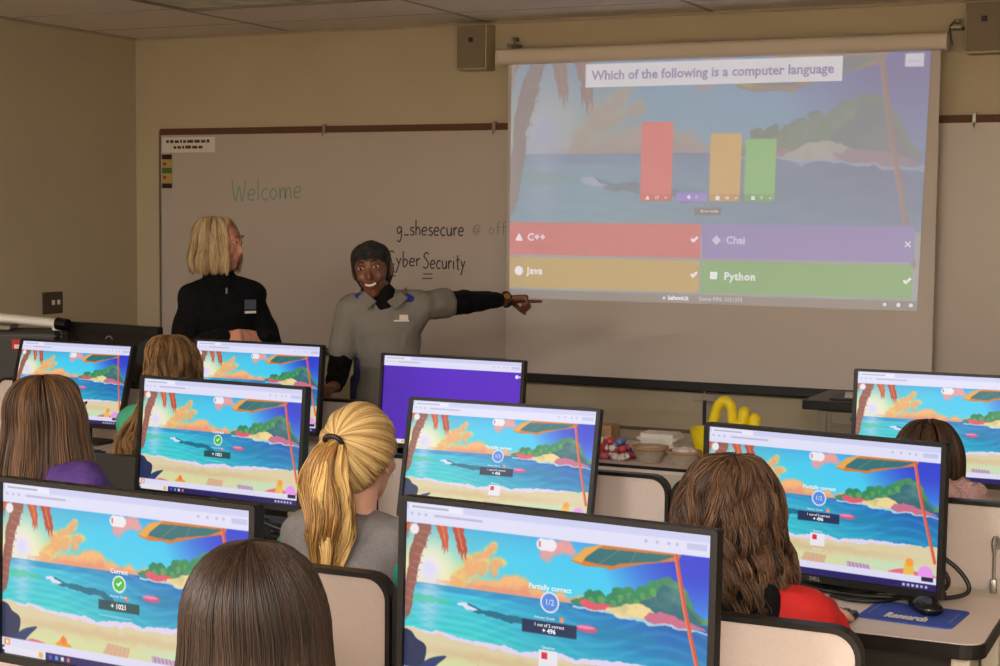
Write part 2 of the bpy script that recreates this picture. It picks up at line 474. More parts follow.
    warp(0); m_ = ((V0 > .26)*(V0 < .46)*(U0 > .57)*(c.a[..., 2] < c.a[..., 1]+.06)).astype(float); c.fill(m_*np.clip(NU*60, 0, 1), (30, 70, 110), .30); c.fill(m_*np.clip(-NU*60, 0, 1), (240, 230, 190), .22)
    # raft
    c.ell(.622, .555, .035, .020, (206, 84, 132)); c.ell(.618, .548, .03, .009, (232, 140, 180))
    warp(.8)
    # shore and sand
    c.curve([(-.2, .69), (.15, .695), (.4, .72), (.7, .70), (1.2, .71), (1.2, .80), (-.2, .80)], (226, 214, 240))
    c.curve([(-.2, .715), (.15, .715), (.4, .745), (.7, .73), (1.2, .735), (1.2, 1.3), (-.2, 1.3)], (222, 208, 168))
    c.ell(.4, .80, .6, .045, (214, 184, 140), .7, soft=.8); c.ell(.3, .88, .8, .08, (216, 224, 164), .8, soft=.8); c.ell(.8, .87, .3, .06, (190, 232, 200), .6, soft=.8)
    warp(.5)
    # palm trunk and fronds
    c.poly([(.045, .11), (.095, .11), (.043, .36), (.022, .60), (0, .66), (0, .45), (.015, .27)], (150, 92, 84))
    for k in range(11): c.line([(.045+.004-k*.0052, .15+k*.042), (.088-k*.0075, .163+k*.042)], .005, (190, 120, 98), .7)
    for (u0, v0, u1, v1, wd, cc) in [(.125, .11, .135, .26, .019, (204, 88, 62)), (.185, .11, .200, .28, .021, (188, 74, 58)), (.02, .11, .0, .2, .012, (190, 96, 70))]:
        c.poly([(u0-wd, v0), (u0+wd, v0), (u1+wd*.9, v1-.05), (u1+wd*.7, v1+.01), (u1+wd*.4, v1-.04), (u1+wd*.1, v1+.02), (u1-wd*.2, v1-.04), (u1-wd*.5, v1-.01), (u1-wd*.7, v1-.07)], cc); c.line([(u0, v0), (u1+wd*.2, v1-.05)], .005, (236, 150, 90), .7)
    warp(0)
    # umbrella
    c.poly([(.565, .215), (.60, .16), (.67, .11), (.91, .11), (.90, .15), (.80, .185), (.705, .228), (.70, .240), (.67, .228), (.61, .235)], (214, 122, 50))
    c.poly([(.60, .205), (.645, .135), (.895, .125), (.84, .165), (.72, .20), (.70, .215), (.655, .215)], (34, 112, 120))
    c.poly([(.567, .21), (.61, .14), (.67, .112), (.615, .185), (.60, .22)], (238, 168, 74))
    c.line([(.655, .215), (.72, .13)], .002, (170, 150, 100), .8); c.line([(.755, .19), (.77, .13)], .002, (170, 150, 100), .8)
    c.line([(.892, .12), (.925, .40), (.985, .80)], .013, (214, 84, 60)); c.line([(.888, .12), (.921, .40), (.981, .80)], .004, (240, 130, 100))
    # foreground leaves and beach things
    if browser:
        c.curve([(-.02, .72), (.02, .705), (.045, .745), (.075, .77), (.08, .82), (.055, .92), (-.02, .92)], (32, 44, 84))
        c.curve([(.05, .91), (.09, .845), (.145, .815), (.15, .825), (.12, .87), (.09, .92)], (40, 60, 108))
        c.curve([(.10, .92), (.13, .89), (.19, .905), (.16, .93)], (222, 110, 130))
        c.curve([(.235, .90), (.25, .87), (.265, .84), (.28, .875), (.30, .90)], (236, 160, 50)); c.ell(.267, .87, .012, None, (250, 120, 60))
        c.poly([(.43, .90), (.45, .84), (.54, .85), (.53, .915)], (226, 170, 120))
        for k in range(6): c.line([(.445+k*.017, .845), (.437+k*.017, .90)], .004, (170, 200, 226), .8)
        c.poly([(.625, .87), (.72, .875), (.735, .925), (.635, .93)], (176, 132, 176), .9)
        for k in range(7): c.line([(.63+k*.015, .875), (.64+k*.015, .925)], .003, (226, 200, 226))
        c.curve([(.80, .92), (.85, .87), (.92, .88), (.98, .89), (1.02, .93)], (232, 110, 130)); c.poly([(.865, .83), (.90, .825), (.905, .905), (.86, .905)], (240, 190, 80)); c.ell(.885, .82, .016, None, (250, 160, 60))
        c.ell(.95, .885, .03, None, (236, 150, 240))
        # browser chrome
        c.rect(0, 0, 1, .115, (226, 226, 250)); c.rect(0, 0, 1, .045, (208, 210, 244)); c.rect(.01, .012, .20, .045, (236, 236, 252))
        c.rect(.02, .022, .15, .034, (176, 178, 206)); c.rect(.1, .062, .27, .073, (184, 184, 212))
        for k in range(3): c.rect(.015+.025*k, .06, .025+.025*k, .074, (190, 190, 216))
        for u in (.80, .835, .87, .895): c.ell(u, .068, .005, None, (192, 190, 222))
        c.rect(.925, .055, .985, .085, (198, 200, 236)); 
        c.ell(.03, .15, .016, None, (238, 234, 240))
        c.ell(.47, .15, .018, None, (240, 236, 244)); c.ell(.50, .15, .018, None, (240, 236, 244)); c.rect(.47, .12, .50, .18, (240, 236, 244)); c.rect(.46, .135, .466, .165, (220, 110, 120))
        c.rect(0, .905, 1, .953, (224, 222, 246)); c.rect(.01, .912, .035, .948, (232, 150, 60)); c.rect(.018, .918, .028, .942, (240, 230, 220))
        c.rect(.935, .908, .982, .938, (34, 30, 60))
        c.rect(0, .953, 1, 1, (38, 26, 98)); c.rect(.012, .953, .19, 1, (232, 228, 240)); c.ell(.17, .975, .01, None, (230, 180, 90)); c.ell(.008, .972, .005, None, (240, 240, 250))
        for k, cc in enumerate([(70, 90, 200), (90, 160, 220), (220, 220, 220), (210, 120, 90)]): c.rect(.205+.025*k, .965, .218+.025*k, .988, cc)
        for k in range(6): c.rect(.86+.018*k, .968, .87+.018*k, .985, (196, 196, 226))
    c.Vv = V0 if browser else (V0-.115)*1.2
    c.U = U0
    a = c.a; a = (a+np.roll(a, 1, 0)+np.roll(a, -1, 0)+np.roll(a, 1, 1)+np.roll(a, -1, 1))/5 if browser else a
    c.a = a
    return c

def to_mesh(name, img, W, H, taper=0., y=0.):
    """a grid of vertices in the XZ plane (centre at origin, facing -Y) carrying the picture"""
    h, w = img.shape[:2]
    us = np.arange(w)/(w-1); vs = np.arange(h)/(h-1)
    U, Vv = np.meshgrid(us, vs)
    X = (U-.5)*W; X = X - taper*Vv*(U)
    Z = (.5-Vv)*H
    co = np.stack([X, np.full_like(X, y), Z], -1).reshape(-1, 3).astype(np.float32)
    idx = np.arange(w*h).reshape(h, w)
    q = np.stack([idx[:-1, :-1], idx[1:, :-1], idx[1:, 1:], idx[:-1, 1:]], -1).reshape(-1, 4)
    me = bpy.data.meshes.new(name)
    me.vertices.add(len(co)); me.vertices.foreach_set('co', co.ravel())
    me.loops.add(q.size); me.loops.foreach_set('vertex_index', q.ravel().astype(np.int32))
    me.polygons.add(len(q)); me.polygons.foreach_set('loop_start', (np.arange(len(q))*4).astype(np.int32))
    me.update(calc_edges=True)
    lin = np.where(img <= .04045, img/12.92, ((img+.055)/1.055)**2.4)
    col = np.concatenate([lin.reshape(-1, 3), np.ones((w*h, 1))], 1).astype(np.float32)
    a = me.color_attributes.new('col', 'FLOAT_COLOR', 'POINT'); a.data.foreach_set('color', col.ravel())
    return me

def add_marks(me, marks, W, H, dy=-.0006):
    """writing on a screen: text or shapes joined to the screen's own mesh. marks: (verts2d, faces, (u,v), scale, colour)"""
    bm = BM(); bm.from_mesh(me); lay = bm.verts.layers.float_color['col']
    for vs, fs, (u, v), sc, c in marks:
        x0, z0 = (u-.5)*W, (.5-v)*H
        bv = []
        for x, y in vs:
            q = bm.verts.new((x0+x*sc, dy, z0+y*sc)); q[lay] = (*rgb(*c), 1); bv.append(q)
        for f in fs:
            try: bm.faces.new([bv[i] for i in f])
            except ValueError: pass
    bm.to_mesh(me); bm.free()
    return me
def disc2(n=20): return [(math.cos(2*PI*k/n), math.sin(2*PI*k/n)) for k in range(n)], [tuple(range(n))]
def rect2(w, h): return [(-w/2, -h/2), (w/2, -h/2), (w/2, h/2), (-w/2, h/2)], [(0, 1, 2, 3)]
CHECK = ([(-.5, 0), (-.3, .2), (-.12, .02), (.35, .48), (.55, .28), (-.12, -.38)], [(0, 1, 2, 5), (2, 3, 4, 5)])
CROSS = ([(-.5, -.35), (-.35, -.5), (.5, .35), (.35, .5), (-.5, .35), (-.35, .5), (.5, -.35), (.35, -.5)], [(0, 1, 2, 3), (4, 5, 6, 7)][:2])

SW, SH = .531, .299
base_img = beach(384, 216)
def variant(kind):
    import copy
    c = Canvas(2, 2); c.w, c.h, c.U, c.Vv, c.a, c.asp = base_img.w, base_img.h, base_img.U, base_img.Vv, base_img.a.copy(), base_img.asp
    marks = []
    if kind == 'correct':
        c.ell(.493, .50, .027, None, (235, 245, 240)); c.ell(.493, .50, .022, None, (70, 190, 70))
        c.rect(.41, .60, .575, .655, (24, 78, 84))
        marks = [(*CHECK, (.493, .50), .011, (245, 250, 245)), (*text_polys('Correct', .0115, bold=.0002), (.493, .43), 1, (245, 245, 250)),
                 (*text_polys('+ 1021', .012, bold=.0004), (.493, .628), 1, (240, 240, 240)), (*text_polys('Answer Streak', .006), (.493, .57), 1, (240, 230, 240))]
        c.ell(.525, .575, .007, None, (240, 120, 80)); c.rect(.41, .685, .545, .69, (230, 230, 240), .5)
    elif kind == 'partial':
        c.ell(.50, .447, .031, None, (230, 232, 250)); c.ell(.50, .447, .026, None, (84, 140, 226))
        c.rect(.410, .548, .590, .618, (24, 44, 84))
        c.poly([(.468, .70), (.53, .70), (.53, .79), (.468, .79)], (236, 232, 240)); c.rect(.476, .71, .496, .745, (220, 40, 70))
        c.ell(.54, .53, .008, None, (240, 150, 100))
        marks = [(*text_polys('Partially correct', .0115, bold=.0002), (.50, .372), 1, (245, 245, 250)), (*text_polys('1/2', .013), (.50, .447), 1, (225, 230, 250)),
                 (*text_polys('1 out of 2 correct', .0072, bold=.0001), (.50, .570), 1, (240, 240, 250)), (*text_polys('+ 496', .010, bold=.0004), (.50, .598), 1, (240, 240, 250)),
                 (*text_polys('Answer Streak', .006), (.485, .53), 1, (240, 230, 240)), (*text_polys('Question', .006), (.50, .685), 1, (240, 240, 245)), (*text_polys('Nice try!', .006), (.50, .815), 1, (240, 240, 245))]
    elif kind == 'purple':
        c.rect(0, .115, 1, .95, (84, 24, 196)); c.fill((c.Vv > .115)*(c.Vv < .95)*np.clip(.75-np.hypot((c.U+.05)*1.5, (c.Vv-.5)), 0, 1)*.8, (58, 20, 150))
        c.ell(.965, .165, .012, None, (236, 230, 250)); c.ell(.985, .165, .006, None, (236, 230, 250))
        marks = [(*text_polys('Multi-select', .021, bold=.0006), (.48, .485), 1, (245, 242, 252))]
    me = to_mesh('screen_'+kind, c.down(), SW, SH)
    me = add_marks(me, marks, SW, SH)
    me.materials.append(M['lcd'])
    return me
M['lcd'] = vmat('lcd_picture', .35, .3, emission=.95, base=.01)
SCR = {k: variant(k) for k in ('correct', 'partial', 'purple', 'plain')}

# ------------------------------------------------------------------ monitor
OW, OH = .553, .323
def mon_meshes():
    d = {}
    tO, bO = SH/2+.0085, -(OH-SH/2-.0085)
    b = BM(); outer = rrect(-OW/2, OW/2, bO, tO, .006, 3); inner = rrect(-SW/2, SW/2, -SH/2, SH/2, .0005, 3)
    ring_prism(b, outer, inner, -.008, .016, 'Y'); d['bezel'] = b
    b = BM(); prism(b, rrect(-OW/2+.003, OW/2-.003, bO+.003, tO-.003, .006, 3), .0005, .022, 'Y')
    hull(b, [((sx*.2, .02, sz*.10), (.03, .012, .03)) for sx in (-1, 1) for sz in (-1, 1)]+[((sx*.16, .04, sz*.07), (.02, .008, .02)) for sx in (-1, 1) for sz in (-1, 1)], 1)
    d['housing'] = b
    # maker's ring and letters on the rear
    b = BM(); n = 28
    ring_prism(b, [(.024*math.cos(2*PI*k/n), .024*math.sin(2*PI*k/n)+.088) for k in range(n)], [(.0195*math.cos(2*PI*k/n), .0195*math.sin(2*PI*k/n)+.088) for k in range(n)], .030, .0385, 'Y')
    vs, fs = text_polys('DELL', .0155, bold=.0006)
    bv = [b.verts.new((-x, .0380, y+.088)) for x, y in vs]
    for f in fs: b.faces.new([bv[i] for i in f])
    d['rear_emblem'] = b
    b = BM(); vs, fs = text_polys('DELL', .011, bold=.0004); bv = [b.verts.new((x, -.0085, y-SH/2-.008)) for x, y in vs]
    for f in fs: b.faces.new([bv[i] for i in f])
    d['front_emblem'] = b
    out = {}
    for k, b in d.items():
        me = bpy.data.meshes.new(k); bmesh.ops.recalc_face_normals(b, faces=b.faces[:]) if k not in ('front_emblem',) else None
        b.to_mesh(me); b.free(); out[k] = me
    out['bezel'].materials.append(M['bezel']); out['housing'].materials.append(M['black']); out['rear_emblem'].materials.append(M['silver']); out['front_emblem'].materials.append(M['silver'])
    # stand (not tilted)
    b = BM(); prism(b, rrect(-.10, .10, .0, .13, .03, 5), 0, .012, 'Z', bev=.003)
    me = bpy.data.meshes.new('base'); b.to_mesh(me); b.free(); me.materials.append(M['black']); out['base'] = me
    b = BM(); box(b, -.028, .028, .06, .085, .010, .22, .008)
    me = bpy.data.meshes.new('neck'); b.to_mesh(me); b.free(); me.materials.append(M['black']); out['neck'] = me
    return out
MM = mon_meshes()
def link(name, me, parent, loc=(0, 0, 0), rot=(0, 0, 0)):
    o = bpy.data.objects.new(name, me); COL.objects.link(o); o.parent = parent; o.location = loc; o.rotation_euler = rot; return o
DESK_Z = .762
def monitor(X, Y, Z, ya, ti, kind, label, group='student monitors on the desks', desk=DESK_Z, emblem=True, sc=1.):
    ya, ti = math.radians(ya), math.radians(ti)
    t = thing('computer_monitor', label, 'monitor', (X, Y, desk), ya, group)
    t.scale = (sc,)*3; zc = (Z-desk)/sc; r = (-ti, 0, 0)
    link('bezel', MM['bezel'], t, (0, 0, zc), r)
    h = link('housing', MM['housing'], t, (0, 0, zc), r)
    e = link('rear_emblem', MM['rear_emblem'], h)
    link('screen', SCR[kind], t, (0, -.0005, zc), r)
    if emblem: link('front_emblem', MM['front_emblem'], t, (0, 0, zc), r)
    link('stand_base', MM['base'], t, (0, .02, 0)); link('stand_neck', MM['neck'], t, (0, .012, 0))
    return t
monitor(-.963, 2.262, 1.037, -4.6, 1.5, 'partial', 'largest black framed monitor, beach picture marked Partially correct, cut off by the bottom edge')
monitor(-1.682, 2.13, 1.032, -2.9, 1.5, 'correct', 'black framed monitor beside the dark brown haired head, beach picture with a green check mark')
monitor(-2.456, 3.523, 1.05, -3.9, 5.0, 'correct', 'black framed monitor left of the blonde ponytail, beach picture with a green check mark')
monitor(-1.768, 3.792, 1.005, 0.3, 13, 'partial', 'black framed monitor in front of the purple screen, beach picture with a blue circle')
monitor(-2.442, 4.851, 1.015, -1.7, 6, 'purple', 'black framed monitor showing a plain purple page')
monitor(-4.045, 4.827, 1.004, -1.5, 16, 'plain', 'tilted black framed monitor before the white document camera, beach picture behind a brown haired head')
monitor(-3.216, 4.84, 1.034, -.9, 5.7, 'plain', 'black framed monitor under the hands of the blonde bobbed woman, beach picture')
monitor(-.900, 3.727, .975, -9.7, 1.5, 'partial', 'black framed monitor above the blue mouse pad, beach picture with a blue circle', sc=1.10)
monitor(-.763, 4.69, 1.056, 0, 5, 'plain', 'black framed monitor cut off by the right edge of the picture, beach picture')

# ------------------------------------------------------------------ desks
def desk_unit(x0, x1, yf, label, panel=True, panel_x=None, rod=False):
    t = thing('computer_desk', label, 'desk', ((x0+x1)/2, yf+.3, 0), 0, 'classroom computer desks')
    g = .003; x0 += g; x1 -= g
    w = rrect(x0+.004, x1-.004, yf+.004, yf+.46, .045, 6, (1, 1, 0, 0)); wo = rrect(x0, x1, yf, yf+.464, .048, 6, (1, 1, 0, 0))
    b = BM(); prism(b, w, DESK_Z-.03, DESK_Z, 'Z'); obj('worktop', b, M['laminate'], t)
    b = BM(); ring_prism(b, wo, w, DESK_Z-.033, DESK_Z-.0015, 'Z'); obj('edge_band', b, M['edge'], t)
    b = BM(); box(b, x0, x1, yf+.466, yf+.56, DESK_Z-.02, DESK_Z-.004, .002); obj('rear_rail', b, M['cream_metal'], t)
    y = yf+.585
    if panel:
        po = rrect(x0, x1, .46, .97, .05, 7); pi = rrect(x0+.010, x1-.010, .470, .960, .042, 7)
        b = BM(); prism(b, pi, y-.012, y+.012, 'Y'); obj('rear_panel', b, M['panel'], t)
        b = BM(); ring_prism(b, po, pi, y-.016, y+.016, 'Y'); obj('panel_trim', b, M['edge'], t, smooth=math.radians(40))
    for s, x in ((1, x0+.03), (-1, x1-.07)):
        b = BM(); box(b, x, x+.04, yf+.10, yf+.15, .03, DESK_Z-.031, .004); box(b, x, x+.04, yf+.47, yf+.54, .03, DESK_Z-.021, .004); box(b, x-.002, x+.042, yf+.03, yf+.57, 0, .032, .006); box(b, x, x+.04, yf+.03, yf+.5, DESK_Z-.07, DESK_Z-.031, .004)
        obj('side_frame', b, M['cream_metal'], t)
    b = BM(); box(b, x0+.075, x1-.075, yf+.36, yf+.38, .30, DESK_Z-.031, .002); obj('modesty_board', b, M['grey_dark'], t)
    if rod:
        xr = x1-.055
        b = BM(); tube(b, [(xr, y-.05, DESK_Z-.003), (xr, y-.05, .86)], .0045, 8); tube(b, catmull([(xr, y-.05, .855), (xr-.003, y-.052, .875), (xr, y-.05, .892), (xr+.009, y-.048, .885), (xr+.006, y-.05, .865)], 5), .005, 8)
        box(b, xr-.008, xr+.008, y-.06, y-.04, DESK_Z-.004, DESK_Z+.03, .003)
        obj('panel_latch', b, M['alu'], t, smooth=math.radians(40))
    return t
U = .89
desk_unit(-.555-U, -.555, 2.06, 'pale desk with a dark trimmed panel carrying the largest monitor')
desk_unit(-.555-2*U, -.555-U, 2.06, 'pale desk with a dark trimmed panel behind the dark brown haired head')
desk_unit(-.47-U, -.47, 3.42, 'pale desk with black edge band carrying the blue mouse pad, keyboard and monitor', rod=True)
desk_unit(-.47-2*U, -.47-U, 3.42, 'pale desk with a round cornered panel just below the bowls')
desk_unit(-.47-2*U-.80, -.47-2*U, 3.30, 'pale desk without rear panel carrying the monitor left of the blonde ponytail', panel=False)
desk_unit(-2.87-2*U, -2.87-U, 4.52, 'pale desk under the tilted monitor near the document camera')
desk_unit(-2.87-U, -2.87, 4.52, 'pale desk whose panel ends in front of the pointing woman')
desk_unit(-1.98-U, -1.98, 4.52, 'pale desk carrying the monitor with the purple page', panel=False)
desk_unit(-1.12, -.23, 4.46, 'pale desk at the right edge carrying the cut off monitor')

# keyboards, mouse, pad, cables
def keyboard(x, y, rz, label, group='black keyboards'):
    t = thing('keyboard', label, 'keyboard', (x, y, DESK_Z+.0005), rz, group)
    b = BM(); prism(b, rrect(-.22, .22, -.07, .07, .012, 4), 0, .016, 'Z', bev=.003); o = obj('case', b, M['black'], t, world=False)
    b = BM()
    for r in range(5):
        for c_ in range(21):
            xx = -.205+c_*.0195; yy = -.055+r*.0235
            if c_ in (15, 16) and r == 2 and c_ == 15: pass
            if r == 0 and 4 <= c_ <= 8:
                if c_ == 4: box(b, xx, xx+.0195*5-.003, yy, yy+.019, .016, .021, .0015, 1)
                continue
            box(b, xx, xx+.0165, yy, yy+.019, .016, .021, .0015, 1)
    obj('keys', b, M['key'], t, world=False)
    return t
keyboard(-.985, 3.505, math.radians(-6), 'black keyboard beside the blue mouse pad')
keyboard(-3.98, 4.62, math.radians(0), 'black keyboard below the tilted monitor near the document camera')
# mouse pad with its printed lettering
t = thing('mouse_pad', 'blue rectangular mouse pad with white lettering on the pale desk', 'mouse pad', (-.655, 3.63, DESK_Z), math.radians(-5))
b = BM(); prism(b, rrect(-.105, .105, -.088, .088, .014, 5), .0003, .0035, 'Z'); obj('pad_sheet', b, M['pad'], t, world=False)
def flat_text(txt, size, bold, fn, name):
    b = BM(); vs, fs = text_polys(txt, size, bold=bold, spacing=1.06); bv = [b.verts.new(fn(x, y)) for x, y in vs]
    for f in fs: b.faces.new([bv[i] for i in f])
    me_ = bpy.data.meshes.new(name); b.to_mesh(me_); b.free(); return me_
obj('pad_lettering', flat_text('Research', .030, .0022, lambda x, y: (x*.80-.004, y*1.9-.044, .0046), 'l'), M['white'], t, world=False)
for sx in (-.09, .09):
    b = BM(); box(b, sx-.0015, sx+.0015, -.05, .05, .0040, .0046); obj('side_line', b, mat('pad_line', rgb(110, 130, 190), .7), t, world=False)
def mouse(x, y, z, rz, label):
    t = thing('computer_mouse', label, 'mouse', (x, y, z), rz)
    b = BM(); hull(b, [((0, -.03, .014), (.029, .022, .016)), ((0, .0, .018), (.031, .03, .021)), ((0, .032, .012), (.026, .02, .013))], 3)
    bmesh.ops.bisect_plane(b, geom=b.verts[:]+b.edges[:]+b.faces[:], plane_co=(0, 0, .002), plane_no=(0, 0, -1), clear_outer=True)
    obj('mouse_body', b, M['black_gloss'], t, smooth=True, world=False)
    b = BM(); lathe(b, [(.001, -.004), (.008, -.004), (.008, .004), (.001, .004)], (0, .028, .024), 16, 'X'); obj('scroll_wheel', b, M['grey_dark'], t, world=False)
    b = BM(); tube(b, catmull([(0, .05, .010), (-.005, .10, .006), (-.06, .14, .005), (-.02, .19, .005), (.03, .20, .005)], 6), .0018, 6); obj('mouse_cord', b, M['black'], t, smooth=True, world=False)
    return t
mouse(-.635, 3.655, DESK_Z+.0036, math.radians(35), 'black computer mouse on the blue mouse pad')
b = BM()
for pts in ([(-1.06, 3.86, .775), (-.90, 3.80, .772), (-.75, 3.78, .775), (-.64, 3.80, .778), (-.615, 3.83, .81), (-.68, 3.83, .88)],
            [(-1.02, 3.80, .785), (-.90, 3.735, .775), (-.78, 3.725, .772), (-.68, 3.755, .774), (-.60, 3.80, .772), (-.565, 3.825, .79), (-.60, 3.83, .84), (-.70, 3.83, .90)],
            [(-.86, 3.70, .770), (-.80, 3.68, .770), (-.74, 3.70, .770), (-.70, 3.75, .772), (-.62, 3.83, .772)]):
    tube(b, catmull(pts, 8), .0055, 8)
tag(obj('cable_bundle', b, M['black'], None, smooth=True), 'thick black cables looped on the desk behind the blue mouse pad', 'cable')
b = BM()
for k, pts in enumerate(([(-2.36, 3.62, .80), (-2.30, 3.70, .77), (-2.22, 3.66, .77), (-2.28, 3.58, .775), (-2.40, 3.56, .78)], [(-2.50, 3.66, .83), (-2.38, 3.70, .80), (-2.27, 3.71, .775), (-2.20, 3.62, .772)], [(-2.42, 3.58, .85), (-2.34, 3.62, .81), (-2.25, 3.64, .79), (-2.20, 3.70, .775)])):
    tube(b, catmull(pts, 8), .007, 8)
tag(obj('cable_bundle', b, M['black'], None, smooth=True), 'black cables on the desk between the left monitors and the blonde ponytail', 'cable')
t = thing('docking_box', 'low black box on the desk just under the monitor left of the blonde ponytail', 'computer', (-2.36, 3.70, DESK_Z))
b = BM(); box(b, -2.55, -2.24, 3.655, 3.755, DESK_Z+.0005, DESK_Z+.05, .006); obj('case', b, M['black'], t)
b = BM(); tube(b, [(-2.30, 3.6555, DESK_Z+.03), (-2.30, 3.651, DESK_Z+.03)], .008, 12); obj('power_button', b, M['silver'], t)

# ------------------------------------------------------------------ whiteboards on the front wall
WB_T, WB_B = 2.078, .93
def stroke(bm, pts, wd, y, smooth=True):
    P = catmull([(p[0], y, p[1]) for p in pts], 5) if smooth and len(pts) > 2 else [V((p[0], y, p[1])) for p in pts]
    L = []
    for i, p in enumerate(P):
        t_ = P[min(i+1, len(P)-1)]-P[max(i-1, 0)]
        n = V((-t_.z, 0, t_.x)); n.normalize(); L.append((bm.verts.new(p+n*wd/2), bm.verts.new(p-n*wd/2)))
    for (a, b_), (c, d) in zip(L, L[1:]):
        bm.faces.new((a, b_, d, c))
G = {  # simple marker letterforms, x-height 1, strokes in unit cells: (advance, [strokes])
 'W': (1.5, [[(0, 1.9), (.3, 0), (.65, 1.3), (.95, 0), (1.3, 1.9)]]), 'e': (.85, [[(.05, .5), (.6, .6), (.5, .95), (.2, .95), (.0, .5), (.15, .05), (.6, .1)]]),
 'l': (.4, [[(.1, 1.9), (.1, 0)]]), 'c': (.8, [[(.6, .85), (.35, 1.), (.02, .5), (.25, 0), (.6, .12)]]), 'o': (.9, [[(.3, 1), (0, .5), (.3, 0), (.62, .5), (.3, 1)]]),
 'm': (1.3, [[(0, 1), (.03, 0), (.1, .6), (.35, 1), (.5, .6), (.5, 0), (.6, .7), (.85, 1), (1., .6), (1.0, 0)]]), 'g': (.95, [[(.6, .9), (.3, 1.), (.02, .6), (.25, .15), (.58, .6), (.6, .9), (.6, -.2), (.35, -.85), (.05, -.6)]]),
 '_': (.8, [[(.0, 0), (.65, .03)]]), 's': (.75, [[(.55, .9), (.2, .95), (.1, .65), (.5, .4), (.45, .05), (.02, .05)]]), 'h': (.85, [[(.05, 1.9), (.05, 0)], [(.05, .6), (.3, 1.), (.55, .7), (.58, 0)]]),
 'u': (.9, [[(.05, 1), (.1, .2), (.4, .02), (.6, .4), (.62, 1), (.66, 0)]]), 'r': (.65, [[(.05, 1), (.07, 0)], [(.07, .55), (.25, .95), (.5, .95)]]), 'C': (1.1, [[(.85, 1.7), (.45, 1.9), (.02, 1.0), (.3, .05), (.9, .25)]]),
 'y': (.85, [[(.05, 1), (.3, .3)], [(.6, 1), (.3, .1), (.05, -.75)]]), 'b': (.85, [[(.05, 1.9), (.06, 0), (.4, .05), (.6, .5), (.35, .9), (.07, .6)]]), 'S': (1.05, [[(.8, 1.7), (.45, 1.95), (.12, 1.5), (.5, 1.05), (.75, .5), (.4, .0), (.0, .2)]]),
 'i': (.4, [[(.1, 1), (.12, 0)], [(.1, 1.4), (.11, 1.48)]]), 't': (.7, [[(.3, 1.7), (.3, .1), (.5, 0)], [(.05, 1.1), (.6, 1.15)]]), 'f': (.7, [[(.6, 1.7), (.3, 1.7), (.25, 1.0), (.25, 0)], [(.05, 1.), (.55, 1.05)]]),
 'a': (.9, [[(.58, .9), (.25, 1), (.02, .5), (.25, 0), (.55, .5), (.58, .95), (.66, 0)]]), '@': (1.1, [[(.6, .8), (.35, .9), (.2, .5), (.4, .25), (.6, .5), (.62, .8), (.7, .3), (.95, .5), (.8, 1.2), (.3, 1.2), (0, .6), (.3, 0), (.8, 0)]]), ' ': (.6, [])}
def write(s, x0, x1, z, h, wd, y, dz=0., slant=.0):
    tot = sum(G[c][0] for c in s); k = (x1-x0)/tot; bm = BM(); x = x0
    for i, c in enumerate(s):
        a, ss = G[c]; zz = z+dz*(x-x0)/(x1-x0)
        for st in ss: stroke(bm, [(x+px*k+py*h*slant, zz+pz*h) for px, pz in st for py in (pz,)], wd, y)
        x += a*k
    return bm
yb = YF-.016
def whiteboard(x0, x1, label, seams):
    t = thing('whiteboard', label, 'whiteboard', ((x0+x1)/2, YF, WB_B))
    b = BM(); box(b, x0+.012, x1-.012, YF-.015, YF-.001, WB_B, WB_T-.0); obj('writing_surface', b, M['board'], t)
    b = BM(); box(b, x0, x0+.012, YF-.02, YF-.001, WB_B-.02, WB_T+.03); box(b, x1-.012, x1, YF-.02, YF-.001, WB_B-.02, WB_T+.03); box(b, x0+.012, x1-.012, YF-.019, YF-.001, WB_T, WB_T+.006); obj('frame', b, M['alu'], t)
    b = BM(); box(b, x0+.012, x1-.012, YF-.022, YF-.001, WB_T+.002, WB_T+.036); obj('tack_rail', b, M['cork'], t)
    b = BM(); box(b, x0+.012, x1-.012, YF-.09, YF-.001, WB_B-.02, WB_B-.008, .002); box(b, x0+.012, x1-.012, YF-.09, YF-.085, WB_B-.02, WB_B+.006); obj('marker_tray', b, M['alu'], t)
    for s_ in seams:
        b = BM(); box(b, s_-.008, s_+.008, YF-.028, YF-.001, WB_T-.004, WB_T+.046, .002); tube(b, [(s_, YF-.03, WB_T+.004), (s_, YF-.04, WB_T-.012), (s_+.004, YF-.036, WB_T-.02)], .003, 6); obj('rail_clip', b, M['alu'], t)
    return t
wb = whiteboard(-5.54, -2.6, 'long whiteboard left of the projection screen with handwriting', [-4.469, -3.475])
wb2 = whiteboard(-1.9, 1.04, 'whiteboard right of the projection screen, mostly behind it', [-1.13])
obj('marker_writing', write('Welcome', -5.055, -4.60, 1.715, .062, .0085, yb, dz=.02), M['teal_ink'], wb)['label'] = 'faint green handwriting'
b = write('g_shesecure', -4.03, -3.635, 1.545, .042, .0075, yb, dz=.0)
obj('marker_writing', b, M['ink'], wb)['label'] = 'black handwriting, upper line'
b = write('Cyber', -4.085, -3.885, 1.385, .040, .0075, yb, dz=.0)
c2 = write('Security', -3.875, -3.625, 1.375, .042, .0075, yb, dz=.0); me_ = bpy.data.meshes.new('x'); c2.to_mesh(me_); c2.free(); b.from_mesh(me_)
for (xa, xb_, z) in [(-4.08, -4.03, 1.35), (-4.08, -4.035, 1.33), (-3.875, -3.82, 1.345), (-3.88, -3.82, 1.322)]: stroke(b, [(xa, z), (xb_, z+.002)], .006, yb)
obj('marker_writing', b, M['ink'], wb)['label'] = 'black handwriting, lower line'
for tx_, xa, xb_ in (('@', -3.59, -3.545), ('off', -3.50, -3.40)): obj('marker_writing', write(tx_, xa, xb_, 1.555, .036, .006, yb), M['ink2'], wb)['label'] = 'half wiped handwriting'
